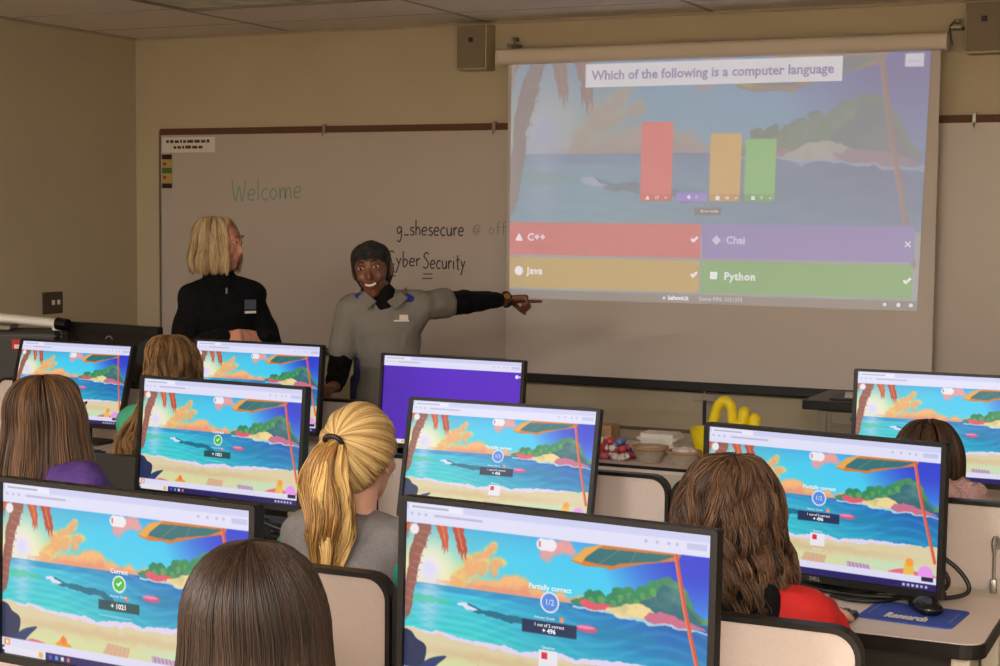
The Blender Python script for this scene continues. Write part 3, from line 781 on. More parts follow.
# green marker on the tray
t = thing('board_marker', 'green marker lying on the whiteboard tray beside the pointing woman', 'marker', (-4.45, YF-.05, WB_B-.008))
b = BM(); tube(b, [(-4.50, YF-.05, WB_B+.002), (-4.40, YF-.05, WB_B+.002)], .009, 12); obj('barrel', b, mat('marker_green', rgb(40, 120, 70), .4), t)
b = BM(); tube(b, [(-4.40, YF-.05, WB_B+.002), (-4.36, YF-.05, WB_B+.002)], .0095, 12); obj('cap', b, M['c_teal'], t)
# printed notice and small strip, both stuck on the board
t = thing('notice_sheet', 'small grey printed notice at the top left corner of the whiteboard', 'notice', (-5.34, yb, 1.98))
b = BM(); box(b, -5.519, -5.165, yb-.003, yb-.0005, 1.982, 2.066); obj('sheet', b, mat('notice_grey', rgb(238, 228, 222), .6), t)
b = BM()
for r_, (z, xa, xb_) in enumerate(((2.035, -5.49, -5.20), (2.003, -5.44, -5.24))):
    x = xa; random.seed(3+r_)
    while x < xb_:
        w_ = random.uniform(.012, .04); box(b, x, min(x+w_, xb_), yb-.0036, yb-.0031, z, z+.014+.004*random.random()); x += w_+.008
obj('printed_lines', b, M['ink'], t)
t = thing('magnet_strip', 'narrow striped yellow and brown strip below the printed notice', 'sign', (-5.48, yb, 1.78))
b = BM(); box(b, -5.519, -5.452, yb-.004, yb-.0005, 1.785, 1.972); obj('backing', b, mat('strip_yellow', rgb(190, 168, 96), .6), t)
for z0, z1 in ((1.785, 1.812), (1.945, 1.972)): b = BM(); box(b, -5.519, -5.452, yb-.0048, yb-.0041, z0, z1); obj('brown_band', b, M['c_maroon'], t)
b = BM(); box(b, -5.519, -5.452, yb-.0048, yb-.0041, 1.868, 1.898); obj('green_band', b, mat('strip_green', rgb(70, 120, 50), .6), t)
for z in (1.92, 1.845): b = BM(); tube(b, [(-5.50, yb-.0041, z), (-5.50, yb-.0052, z)], .010, 12); obj('red_dot', b, M['red'], t)

# ------------------------------------------------------------------ projection screen
PY = 7.29
t = thing('projection_screen', 'large pulled down projection screen with a quiz picture on it', 'projection screen', (-2.32, PY, 2.4))
b = BM(); prof = rrect(PY-.04, PY+.045, 2.392, 2.468, .022, 5); prism(b, prof, -3.40, -1.25, 'X'); obj('casing', b, M['casing'], t, smooth=math.radians(35))
for xa, xb_ in ((-3.412, -3.399), (-1.251, -1.238)):
    b = BM(); prism(b, rrect(PY-.043, PY+.048, 2.389, 2.471, .024, 5), xa, xb_, 'X'); obj('end_cap', b, M['casing'], t)
b = BM(); box(b, -3.358, -1.268, PY-.002, PY, .87, 2.40); obj('screen_cloth', b, M['screen_cloth'], t)
b = BM(); box(b, -3.37, -1.256, PY-.014, PY+.012, .828, .872, .005); obj('bottom_bar', b, M['black'], t)
b = BM(); tube(b, [(-2.315, PY-.012, .83), (-2.315, PY-.012, .80)], .006, 8); box(b, -2.365, -2.255, PY-.025, PY, .783, .80, .004); obj('pull_handle', b, M['clear'], t)
b = BM(); box(b, -2.322, -2.306, PY-.016, PY-.008, .45, .79); obj('pull_strap', b, M['black'], t)
for x, s in ((-3.36, -1), (-1.215, 1)):
    b = BM(); box(b, x-.012, x+.012, YF-.05, YF-.001, 2.515, 2.535, .003); tube(b, catmull([(x, YF-.045, 2.528), (x-.02*s, PY+.03, 2.50), (x-.012*s, PY, 2.45), (x+.0*s, PY-.015, 2.41)], 5), .005, 8)
    box(b, x-.02, x+.03, PY+.02, YF-.002, 2.486, 2.500, .003)
    obj('wall_bracket', b, M['alu'], t)
# the projected picture
pc = beach(480, 270, browser=False)
pc.a = pc.a*.72+.28*pc.a.mean(2, keepdims=True); pc.a = (pc.a*.50+.50*np.array([.46, .52, .62]))*np.array([.94, 1.0, 1.10])
pc.rect(.340, .255, .418, .58, (238, 106, 126)); pc.rect(.340, .55, .418, .58, (226, 84, 108))
pc.rect(.430, .545, .505, .58, (150, 130, 238)); pc.rect(.509, .305, .583, .58, (226, 180, 118)); pc.rect(.509, .55, .583, .58, (206, 156, 100))
pc.rect(.593, .33, .666, .58, (122, 204, 138)); pc.rect(.593, .55, .666, .58, (104, 176, 116))
pc.rect(.475, .605, .54, .635, (104, 100, 110))
pc.rect(.195, .012, .808, .108, (238, 240, 255)); pc.rect(.945, .012, .985, .062, (232, 230, 252))
pc.rect(.0, .672, .493, .812, (230, 104, 122)); pc.rect(.497, .672, .985, .812, (140, 130, 214)); pc.rect(0, .822, .492, .952, (212, 176, 100)); pc.rect(.497, .822, .985, .952, (120, 188, 120))
pc.rect(0, .962, 1, 1, (124, 112, 112), .75)
PW, PH = 2.03, 1.15
img = pc.down()*.86
me_ = to_mesh('projected_picture', img, PW, PH, taper=.03)
W_ = (240, 240, 255)
TRI = ([(-.5, -.4), (.5, -.4), (0, .5)], [(0, 1, 2)]); SQ = rect2(.9, .9); DIA = ([(-.5, 0), (0, -.5), (.5, 0), (0, .5)], [(0, 1, 2, 3)])
marks = [(*text_polys('Which of the following is a computer language', .0625, bold=.0016), (.50, .058), 1, (112, 104, 160)),
  (*text_polys('Next', .022), (.965, .037), 1, (150, 140, 200)), (*text_polys('Show media', .018), (.507, .62), 1, W_),
  (*TRI, (.025, .738), .04, W_), (*text_polys('C++', .05, 'LEFT', bold=.0009, spacing=1.08), (.047, .738), 1, W_), (*disc2(), (.025, .882), .022, W_), (*text_polys('Java', .05, 'LEFT', bold=.0009, spacing=1.08), (.047, .882), 1, W_),
  (*DIA, (.525, .738), .045, (196, 196, 226)), (*text_polys('Chai', .05, 'LEFT', bold=.0010), (.548, .738), 1, (200, 200, 226)), (*SQ, (.52, .882), .038, W_), (*text_polys('Python', .05, 'LEFT', bold=.0009, spacing=1.08), (.545, .885), 1, W_),
  (*CHECK, (.472, .738), .036, W_), (*CHECK, (.472, .882), .036, W_), (*CHECK, (.962, .886), .036, W_), (*CROSS, (.962, .742), .03, (216, 216, 226)),
  (*text_polys('kahoot.it', .028, 'LEFT', bold=.0010), (.41, .979), 1, W_), (*text_polys('Game PIN: 1021373', .026, 'LEFT'), (.485, .979), 1, (224, 220, 230)), (*rect2(.7, .7), (.400, .980), .016, W_),
  (*disc2(8), (.915, .979), .008, W_), (*disc2(8), (.945, .979), .009, W_), (*rect2(1, 1), (.972, .979), .015, W_),
  (*TRI, (.355, .566), .02, W_), (*text_polys('17', .02, bold=.0004), (.378, .566), 1, W_), (*CHECK, (.40, .566), .012, W_), (*DIA, (.457, .563), .02, W_), (*text_polys('0', .02), (.475, .563), 1, W_),
  (*disc2(), (.526, .566), .010, W_), (*text_polys('10', .02, bold=.0004), (.548, .566), 1, W_), (*CHECK, (.57, .566), .012, W_), (*SQ, (.61, .566), .018, W_), (*text_polys('9', .02, bold=.0004), (.63, .566), 1, W_), (*CHECK, (.65, .566), .012, W_)]
me_ = add_marks(me_, marks, PW, PH, -.0008)
M['proj'] = vmat('projected_light', .85, .1, emission=.66, base=.58)
o = link('projected_picture', me_, t, (-2.325+2.32, -.0045, 1.818-2.4)); me_.materials.append(M['proj'])

# ------------------------------------------------------------------ wall speakers, switch plate
def speaker(x, z0, z1, label):
    t = thing('wall_speaker', label, 'speaker', (x, YF, z0), 0)
    b = BM(); box(b, x-.082, x+.082, YF-.11, YF-.001, z0, z1, .006); obj('cabinet', b, M['speaker_box'], t)
    b = BM(); box(b, x-.076, x+.076, YF-.118, YF-.108, z0+.008, z1-.008, .003); obj('grille', b, M['speaker_cloth'], t)
    b = BM(); box(b, x-.012, x+.012, YF-.122, YF-.1175, (z0+z1)/2+.022, (z0+z1)/2+.046, .003); tube(b, [(x, YF-.121, (z0+z1)/2+.034), (x, YF-.1235, (z0+z1)/2+.034)], .006, 10); obj('badge', b, M['black'], t)
speaker(-3.562, 2.375, 2.60, 'square grey wall speaker left of the projection screen, under the ceiling')
speaker(-1.085, 2.375, 2.60, 'square grey wall speaker right of the projection screen, cut off by the picture edge')
t = thing('switch_plate', 'dark metal switch plate with three switches on the left wall', 'light switch', (XL, 6.68, 1.11))
b = BM(); box(b, XL+.0005, XL+.007, 6.60, 6.757, 1.112, 1.228, .003); obj('plate', b, M['brushed'], t)
for k in range(3):
    y = 6.635+.043*k; b = BM(); box(b, XL+.007, XL+.013, y-.010, y+.010, 1.16, 1.185, .002); obj('toggle', b, M['white'] if k else M['brushed'], t)

# ------------------------------------------------------------------ teacher's desk, its monitor, document camera, black case
t = thing('teacher_desk', 'dark topped desk in the left front corner below the document camera', 'desk', (-4.75, 6.05, 0))
b = BM(); box(b, -5.5, -4.2, 5.35, 6.1, .76, .79, .004); obj('worktop', b, M['grey_dark'], t)
for x in (-5.48, -4.25): b = BM(); box(b, x, x+.03, 5.4, 6.05, 0, .76); obj('side_panel', b, M['panel'], t)
b = BM(); box(b, -5.45, -4.25, 5.42, 5.44, .1, .76); obj('front_panel', b, M['panel'], t)
tm = monitor(-4.405, 5.56, 1.012, 180-8, 3, 'plain', 'black monitor seen from behind with a round silver emblem, left of the black dressed woman', group=None, desk=.79)
t = thing('equipment_case', 'black equipment case with a small red mark at the left edge, below the document camera', 'case', (-4.83, 5.5, .79))
RZ = Matrix.Rotation(math.radians(25), 4, 'Z')
def casebox(b, x0, x1, y0, y1, z0, z1, bev): box(b, x0, x1, y0, y1, z0, z1, bev, M=Matrix.Translation((-4.86, 5.38, 0)) @ RZ)
b = BM(); casebox(b, -.22, .225, -.02, .20, .7905, 1.135, .01); obj('shell', b, M['black'], t)
b = BM(); casebox(b, -.225, .23, -.023, .203, 1.112, 1.118, .001); obj('lid_seam', b, M['grey_dark'], t)
b = BM(); casebox(b, .035, .085, -.0235, -.0205, 1.055, 1.10, .003); obj('red_label', b, M['red'], t)
b = BM(); casebox(b, .048, .072, -.026, -.0238, 1.060, 1.078, .002); obj('white_mark', b, M['white'], t)
t = thing('document_camera', 'white document camera arm with a black lens tip lying above the black case', 'document camera', (-4.86, 5.38, 1.136))
MT = Matrix.Translation((-4.86, 5.38, 0)) @ RZ
def cpt(*p): return MT @ V(p)
b = BM(); hull(b, [(cpt(-.22, .06, 1.205), (.02, .04, .018)), (cpt(.20, .06, 1.165), (.02, .035, .022))], 2); hull(b, [(cpt(.20, .06, 1.165), (.014, .025, .02)), (cpt(.215, .06, 1.11), (.012, .02, .02))], 2)
obj('arm', b, M['white'], t, smooth=True)
b = BM(); tube(b, [cpt(.215, .05, 1.165), cpt(.265, .03, 1.160)], [.028, .026], 18); obj('lens_head', b, M['black_gloss'], t)
b = BM(); tube(b, [cpt(-.075, .02, 1.195), cpt(-.075, .0, 1.195)], .020, 16); tube(b, [cpt(-.11, .03, 1.14), cpt(-.11, .01, 1.17)], .016, 12); obj('pivot_knob', b, M['black'], t)
b = BM(); box(b, -.16, .02, .01, .14, 1.136, 1.156, .006, M=MT); tube(b, [cpt(-.08, .07, 1.15), cpt(-.08, .065, 1.2)], .014, 12); obj('camera_base', b, M['grey_metal'], t)

# ------------------------------------------------------------------ lectern at right
t = thing('lectern', 'grey metal cabinet lectern with a thick black top right of the projection screen', 'lectern', (-1.3, 6.75, 0))
b = BM(); box(b, -1.66, -.95, 6.54, 6.99, .862, .90, .004); obj('top_slab', b, M['edge'], t)
b = BM(); box(b, -1.60, -1.0, 6.58, 6.96, .06, .862, .004); box(b, -1.60, -1.565, 6.572, 6.58, .06, .862); obj('cabinet', b, M['grey_metal'], t)
b = BM(); box(b, -1.545, -1.02, 6.568, 6.578, .805, .855, .003); obj('drawer', b, M['grey_metal'], t)
d_ = BM(); box(d_, -1.545, -1.02, 6.566, 6.578, .12, .795, .003); dr = obj('door', d_, M['grey_metal'], t)
b = BM(); tube(b, [(-1.45, 6.566, .83), (-1.45, 6.560, .83)], .012, 14); obj('lock', b, M['black'], t)
for x in (-1.57, -1.04): b = BM(); box(b, x, x+.03, 6.62, 6.9, 0, .06); obj('foot', b, M['black'], t)
t = thing('folder', 'dark folder lying on the black lectern top', 'folder', (-1.46, 6.7, .9))
b = BM(); box(b, -1.56, -1.25, 6.60, 6.82, .9005, .908, .002); obj('cover', b, M['black'], t)
t = thing('paper_stack', 'loose white papers on the dark folder of the lectern', 'paper', (-1.4, 6.72, .908))
for k, (dx, r) in enumerate(((0, .05), (.02, -.1), (-.01, .2))):
    b = BM(); box(b, -.11, .11, -.08, .08, 0, .003, 0, M=Matrix.Translation((-1.40+dx, 6.72, .9085+k*.0035)) @ Matrix.Rotation(r, 4, 'Z')); obj('sheet', b, M['paper'], t)

# ------------------------------------------------------------------ snack table with bowls, sweets and the yellow basket
t = thing('snack_table', 'pale table with a dark edge carrying the bowls and wrapped sweets', 'table', (-1.6, 5.7, 0))
b = BM(); box(b, -2.35, -.95, 5.385, 6.0, .735, .762, .003); obj('tabletop', b, M['laminate'], t)
b = BM(); box(b, -2.354, -.946, 5.381, 5.3848, .752, .7635, .001); obj('edge_strip', b, M['edge'], t)
b = BM(); box(b, -2.34, -.96, 5.3865, 5.41, .66, .7345); obj('apron', b, M['cream_metal'], t)
for x in (-2.28, -1.05):
    for y in (5.45, 5.93): b = BM(); tube(b, [(x, y, 0), (x, y, .735)], .018, 12); obj('leg', b, M['cream_metal'], t)
TZ = .7625
def bowl(x, y, r, h, label):
    t = thing('bowl', label, 'bowl', (x, y, TZ), 0, 'woven bowls on the snack table')
    b = BM(); lathe(b, [(.001, 0), (r*.62, 0), (r*.82, h*.45), (r*.96, h*.93), (r, h), (r*.93, h), (r*.78, h*.5), (r*.55, .012), (.001, .012)], (0, 0, 0), 36); obj('bowl_body', b, M['basket'], t, smooth=math.radians(40), world=False)
    b = BM(); tube(b, [(r*.97*math.cos(a), r*.97*math.sin(a), h) for a in [2*PI*k/36 for k in range(36)]], .006, 8, closed=True); obj('rim', b, M['kraft'], t, smooth=True, world=False)
bowl(-1.953, 5.50, .066, .052, 'round woven bowl beside the wrapped sweets')
bowl(-1.822, 5.50, .062, .045, 'round woven bowl just left of the yellow basket')
random.seed(5)
t = thing('foam_box', 'white foam food box behind the woven bowls', 'box', (-1.99, 5.74, TZ))
b = BM(); prism(b, rrect(-2.075, -1.925, 5.69, 5.81, .02, 4), TZ+.0005, TZ+.034, 'Z', bev=.006); obj('box_base', b, M['white'], t)
b = BM(); prism(b, rrect(-2.08, -1.92, 5.685, 5.815, .022, 4), TZ+.036, TZ+.074, 'Z', bev=.014); obj('box_lid', b, M['white'], t)
t = thing('napkin', 'crumpled white napkin lying in the bowl left of the yellow basket', 'napkin', (-1.822, 5.50, TZ+.03))
b = BM(); bmesh.ops.create_icosphere(b, subdivisions=4, radius=1.)
for v in b.verts:
    k = 1+.22*mnoise.noise(v.co*2.2)+.08*mnoise.noise(v.co*6); v.co = V((v.co.x*.045*k-1.822, v.co.y*.04*k+5.50, v.co.z*.016*k+TZ+.046))
obj('paper_sheet', b, M['napkin'], t, smooth=True)
cols = [(206, 84, 84), (84, 92, 168), (226, 222, 222), (214, 74, 60), (120, 130, 196), (232, 222, 214), (196, 96, 116)]
CM = [mat('wrapper_%d' % i, rgb(*c), .3) for i, c in enumerate(cols)]
names = ['red', 'blue', 'white', 'orange red', 'light blue', 'cream', 'pink']
random.seed(11); n_ = 0
cm = None
lay = [(-2.19+.036*i+.006*(i % 2), 5.47+.045*j, TZ+.014) for i in range(5) for j in range(3)]+[(-2.17+.037*i, 5.50+.04*j, TZ+.038) for i in range(4) for j in range(2)]+[(-2.15+.036*i, 5.52, TZ+.062) for i in range(3)]
for i, (x, y, z) in enumerate(lay):
    b = BM(); rr = .017; rot = Euler((random.random()*.6-.3, random.random()*.6-.3, random.random()*3)).to_matrix()
    k = i % len(cols)
    t = thing('wrapped_sweet', names[k]+' wrapped sweet in the pile on the snack table beside the bowls', 'sweet', (x, y, z), 0, names[k]+' wrapped sweets in the pile')
    lathe(b, [(.001, -.016), (.012, -.013), (.0145, 0), (.012, .013), (.001, .016)], (0, 0, 0), 12, 'X'); b.transform(rot.to_4x4()); obj('sweet_body', b, CM[k], t, smooth=True, world=False)
    for s in (-1, 1):
        b = BM(); lathe(b, [(.003, .0155*s), (.012, .026*s), (.0118, .0265*s), (.0025, .016*s)], (0, 0, 0), 8, 'X'); b.transform(rot.to_4x4()); obj('twist_end', b, CM[k], t, world=False)
t = thing('paper_bag', 'crumpled brown paper bag behind the wrapped sweets', 'bag', (-2.28, 5.64, TZ))
b = BM(); bmesh.ops.create_cube(b, size=1.); bmesh.ops.subdivide_edges(b, edges=b.edges[:], cuts=7, use_grid_fill=True)
for v in b.verts:
    s_ = 1-.25*max(0, v.co.z); n = mnoise.noise(v.co*3.1)*.10
    v.co = V((v.co.x*.12*s_*(1+n), v.co.y*.09*s_*(1+n), (v.co.z+.5)*.105*(1+.5*n if v.co.z > 0 else 1)))+V((-2.205, 5.66, TZ))
obj('bag_body', b, M['kraft'], t, smooth=math.radians(25))
t = thing('yellow_basket', 'bright yellow basket with an arched handle and two rounded knobs behind the bowls', 'basket', (-1.745, 5.71, TZ))
b = BM(); lathe(b, [(.001, 0), (.085, 0), (.102, .02), (.118, .08), (.125, .108), (.118, .108), (.105, .08), (.09, .03), (.001, .025)], (0, 0, 0), 40, sx=1.0, sy=.75); obj('basket_body', b, M['yellow'], t, smooth=math.radians(50), world=False)
b = BM(); tube(b, catmull([(-.050, 0, .06), (-.036, 0, .13), (-.022, 0, .185), (.003, 0, .212), (.030, 0, .195), (.038, 0, .14), (.040, 0, .06)], 8), [.019]*49, 14); obj('arched_handle', b, M['yellow'], t, smooth=True, world=False)
for (x, y, zt, r) in ((.082, .0, .196, .020), (.116, .02, .168, .023)):
    b = BM(); chain(b, [(x-.04, y, .12), (x-.005, y, zt-.06), (x, y, zt-.02)], [r*.9, r, r*1.05], 3); obj('knob', b, M['yellow'], t, smooth=True, world=False)

# ------------------------------------------------------------------ people
def frame(loc, facing, roll=0., pitch=0.):
    """local frame: +Y is where the face or chest points, +X the person's right, +Z up"""
    d = V(facing).normalized(); rz_ = math.atan2(d.y, d.x)-PI/2
    return Matrix.Translation(loc) @ Euler((0, 0, rz_)).to_matrix().to_4x4() @ Matrix.Rotation(pitch, 4, 'X') @ Matrix.Rotation(roll, 4, 'Y')

def add_ells(bm, Mx, ells, sub=3):
    R = Mx.to_3x3()
    hull(bm, [(Mx @ V(c), r, R @ rot if rot is not None else R) for c, r, rot in [(e+(None,))[:3] for e in ells]], sub)

def head_prims(bm, H, s=1.):
    def E(c, r): return (tuple(k*s for k in c), tuple(k*s for k in r) if isinstance(r, (tuple, list)) else (r*s,)*3)
    add_ells(bm, H, [E((0, -.012, .03), (.074, .094, .082)), E((0, .015, .02), (.068, .072, .07))])
    add_ells(bm, H, [E((0, .02, .0), (.062, .066, .06)), E((0, .036, -.06), (.040, .044, .032)), E((0, .052, -.088), (.022, .022, .018))])
    add_ells(bm, H, [E((0, .084, .010), (.006, .006, .008)), E((0, .099, -.026), (.0085, .008, .0075)), E((0, .084, -.031), (.013, .008, .007))], 2)
    for q in (-1, 1):
        add_ells(bm, H, [E((q*.035, .062, -.022), (.020, .018, .020))], 2)
        add_ells(bm, H, [E((q*.030, .078, .036), (.020, .010, .007)), E((q*.012, .084, .030), (.010, .007, .006))], 2)
        add_ells(bm, H, [E((q*.076, -.008, .004), (.007, .017, .026)), E((q*.073, -.004, -.022), (.006, .010, .010))], 2)
    add_ells(bm, H, [E((0, .082, -.052), (.024, .010, .012))], 2)

def hand(bm, w, d, n, side=1, s=1., curls=(.45, .45, .45, .45), tc=.3, fr=.0085):
    w = V(w); d = V(d).normalized(); n = (V(n)-d*V(n).dot(d)).normalized(); l = n.cross(d)*side
    R = Matrix((l, d, n)).transposed()
    hull(bm, [(w, (.025*s, .012*s, .018*s), R), (w+d*.035*s, (.034*s, .02*s, .014*s), R), (w+d*.082*s+l*.024*s, (.013*s, .012*s, .012*s), R), (w+d*.076*s-l*.026*s, (.012*s, .012*s, .011*s), R)], 2)
    for k, (off, L) in enumerate(zip((.028, .0095, -.0095, -.028), (.074, .082, .076, .060))):
        c = w+d*(.082 if k < 3 else .076)*s+l*off*s; a = curls[k]; ang = 0; pts = [c-d*.01*s]; dd = d
        fan = l*(.10-.065*k)
        for q, fr_ in enumerate((.46, .30, .24)):
            ang += a*(1. if q < 2 else .7)
            dd = (d*math.cos(ang)+n*math.sin(ang)+fan*math.cos(ang)).normalized()
            c = c+dd*L*fr_*s; pts.append(c)
        chain(bm, pts, [fr*1.1*s, fr*s, fr*.95*s, fr*.85*s], 2)
    b0 = w+d*.022*s+l*.026*s; d1 = (d*.62+l*.72+n*.28).normalized(); d2 = (d*(.85-tc*.3)+l*.25+n*tc).normalized()
    chain(bm, [b0, b0+d1*.034*s, b0+d1*.034*s+d2*.030*s, b0+d1*.034*s+d2*.054*s], [.014*s, .0115*s, .0105*s, .009*s], 2)

def torso_prims(bm, Tm, J, g=0., low=True):
    """Tm: frame at chest centre; J: shoulders etc. in world"""
    R = Tm.to_3x3(); w = J.get('wide', 1.)
    sL, sR = V(J['shL']), V(J['shR']); nb = V(J['neck']); ch = V(J['chest']); wa = V(J['waist']); pe = V(J['pelvis'])
    up = (nb-ch).normalized()
    hull(bm, [(sL, .052*w+g, R), (sR, .052*w+g, R), (ch, (.135*w+g, .095+g, .09), R), (nb-up*.012, (.055+g*.5, .050+g*.5, .022), R)], 3)
    hull(bm, [(ch, (.138*w+g, .098+g, .09), R), (wa, (.118*w+g, .085+g, .05), R)], 3)
    if low: hull(bm, [(wa, (.118*w+g, .085+g, .05), R), (pe, (.145*w+g, .105+g, .085), R)], 3)

def make_hair_mesh(Pts, Rad, Cols, name):
    """Pts (n,K,3) strand centres -> 4-sided tapering tubes with a colour per strand point"""
    n, K, _ = Pts.shape
    T = np.gradient(Pts, axis=1); T /= np.linalg.norm(T, axis=2, keepdims=True)+1e-9
    ref = np.array([.21, .93, .31]); N = np.cross(T, ref); N /= np.linalg.norm(N, axis=2, keepdims=True)+1e-9
    B = np.cross(T, N)
    S = 4; rings = []
    for k in range(S):
        a = 2*PI*k/S; rings.append(Pts+(N*math.cos(a)+B*math.sin(a))*Rad[..., None])
    Vt = np.stack(rings, 2).reshape(-1, 3)
    idx = np.arange(n*K*S).reshape(n, K, S)
    q = np.stack([idx[:, :-1, :], np.roll(idx, -1, 2)[:, :-1, :], np.roll(idx, -1, 2)[:, 1:, :], idx[:, 1:, :]], -1).reshape(-1, 4)
    C = np.repeat(Cols[:, :, None, :], S, 2).reshape(-1, 3)
    return Vt, q, C

def mesh_from(name, parts):
    off = 0; Vs, Qs, Cs = [], [], []
    for v, q, c in parts:
        Vs.append(v); Qs.append(q+off); Cs.append(c); off += len(v)
    Vs = np.concatenate(Vs).astype(np.float32); Qs = np.concatenate(Qs).astype(np.int32); Cs = np.concatenate(Cs)
    me = bpy.data.meshes.new(name)
    me.vertices.add(len(Vs)); me.vertices.foreach_set('co', Vs.ravel())
    me.loops.add(Qs.size); me.loops.foreach_set('vertex_index', Qs.ravel())
    me.polygons.add(len(Qs)); me.polygons.foreach_set('loop_start', (np.arange(len(Qs))*4).astype(np.int32))
    me.update(calc_edges=True)
    a = me.color_attributes.new('col', 'FLOAT_COLOR', 'POINT'); a.data.foreach_set('color', np.concatenate([Cs, np.ones((len(Cs), 1))], 1).astype(np.float32).ravel())
    me.polygons.foreach_set('use_smooth', [True]*len(me.polygons))
    return me

def sstep(x, a, b): t = np.clip((x-a)/(b-a), 0, 1); return t*t*(3-2*t)

def hang_hair(H, L, dark, light, seed, a=.088, b=.106, h=.112, prof=None, wave=(.003, 40.), locks=110, per=26, fc=62, lift=.006, backfall=.0, tilt=.022, start=.10, rad=.0013, tipvar=.05, part=None, cy=-.008, fringe=None, clump=.045):
    """loose hair: strands run from the crown over the skull and hang to length L below the widest line"""
    r = np.random.default_rng(seed); Lh = .155
    prof = prof or (lambda d: 1+0*d)
    fc = math.radians(fc)
    def S(phi, s, lf, wx, wy):
        th = np.clip(s/Lh, 0, 1)*PI/2
        k = sstep(th, .30, 1.15); sg = np.sign(phi); ph = np.where(np.abs(phi) < fc, phi*(1-k)+sg*fc*k, phi)
        d = np.clip(s-Lh, 0, None); pr = prof(d)
        A, B_, Hh = a+lf, b+lf, h+lf
        sw = np.sin(th)**.88
        x = A*sw*np.sin(ph)*pr; y = cy+B_*sw*np.cos(ph)*pr-tilt*np.cos(th)
        if part is not None: x = x+part*np.cos(th)**2
        z = Hh*np.cos(th)-d
        if backfall:
            f = sstep(d, .10, .24); yb_ = -.118-.012*np.cos(ph*3)-.25*lf; y = y*(1-f*backfall)+(yb_-.05*np.abs(np.sin(ph)))*f*backfall
        q = np.clip(s/.16, 0, 1)
        return np.stack([x+wx*q, y+wy*q, z], -1)
    # under-layer
    nu, nv = 96, 40
    ph = np.linspace(-PI, PI, nu, endpoint=False)[:, None]+0*np.zeros((1, nv)); s = np.linspace(0.002, Lh+L-.025, nv)[None, :]+0*ph
    P = S(ph, s, -.004+0*s, 0*s, 0*s)
    idx = np.arange(nu*nv).reshape(nu, nv); q = []
    for i in range(nu):
        j = (i+1) % nu
        for k in range(nv-1):
            if abs(ph[i, 0]+PI/nu) < fc*.8 and s[i, k] > .045: continue
            q.append((idx[i, k], idx[i, k+1], idx[j, k+1], idx[j, k]))
    qs = np.array(q); 
    und = (P.reshape(-1, 3), qs, np.tile(np.array(dark)*.8, (nu*nv, 1)))
    # strands in locks
    n = locks*per; K = 30
    pc = np.sort(r.uniform(-PI, PI, locks)); pl = np.repeat(pc, per); ph0 = pl+r.normal(0, clump, n)
    lk = np.repeat(r.uniform(0, 1, locks), per); s0 = r.beta(1., 1.8, n)*start*2.2; s0 = np.clip(s0, .001, Lh*.95)
    s1 = Lh+L-np.abs(r.normal(0, tipvar, n))*.8-np.repeat(r.uniform(0, tipvar*.8, locks), per)
    t = np.linspace(0, 1, K)[None, :]; s = s0[:, None]*(1-t)+s1[:, None]*t
    phs = np.repeat(r.uniform(0, 2*PI, locks), per)[:, None]+r.normal(0, .35, n)[:, None]; fr = wave[1]*(1+np.repeat(r.normal(0, .12, locks), per)[:, None])
    am = wave[0]*(.6+.8*lk[:, None])
    wx = am*np.sin(fr*s+phs); wy = am*np.cos(fr*s*1.07+phs*1.3)
    lf = (lift*lk+r.uniform(0, lift*.8, n))[:, None]*np.clip(s/.05, .35, 1)
    phi = np.repeat(ph0[:, None], K, 1)+.02*np.sin(s*30+phs)
    P2 = S(phi, s, lf, wx, wy)
    R2 = rad*r.uniform(.7, 1.35, n)[:, None]*np.clip(np.minimum(t*14+.25, (1-t)*9+.12), 0, 1)
    mix = np.clip(.5+.28*np.sin(pl*13+seed)+.30*r.normal(0, 1, n)*.6+.25*(lk-.5), 0, 1)[:, None]
    C = np.array(dark)[None, None, :]*(1-mix[..., None])+np.array(light)[None, None, :]*mix[..., None]+0*P2
    v2 = make_hair_mesh(P2, R2, C, 'h')
    me = mesh_from('hair', [und, v2]); me.transform(H); return me

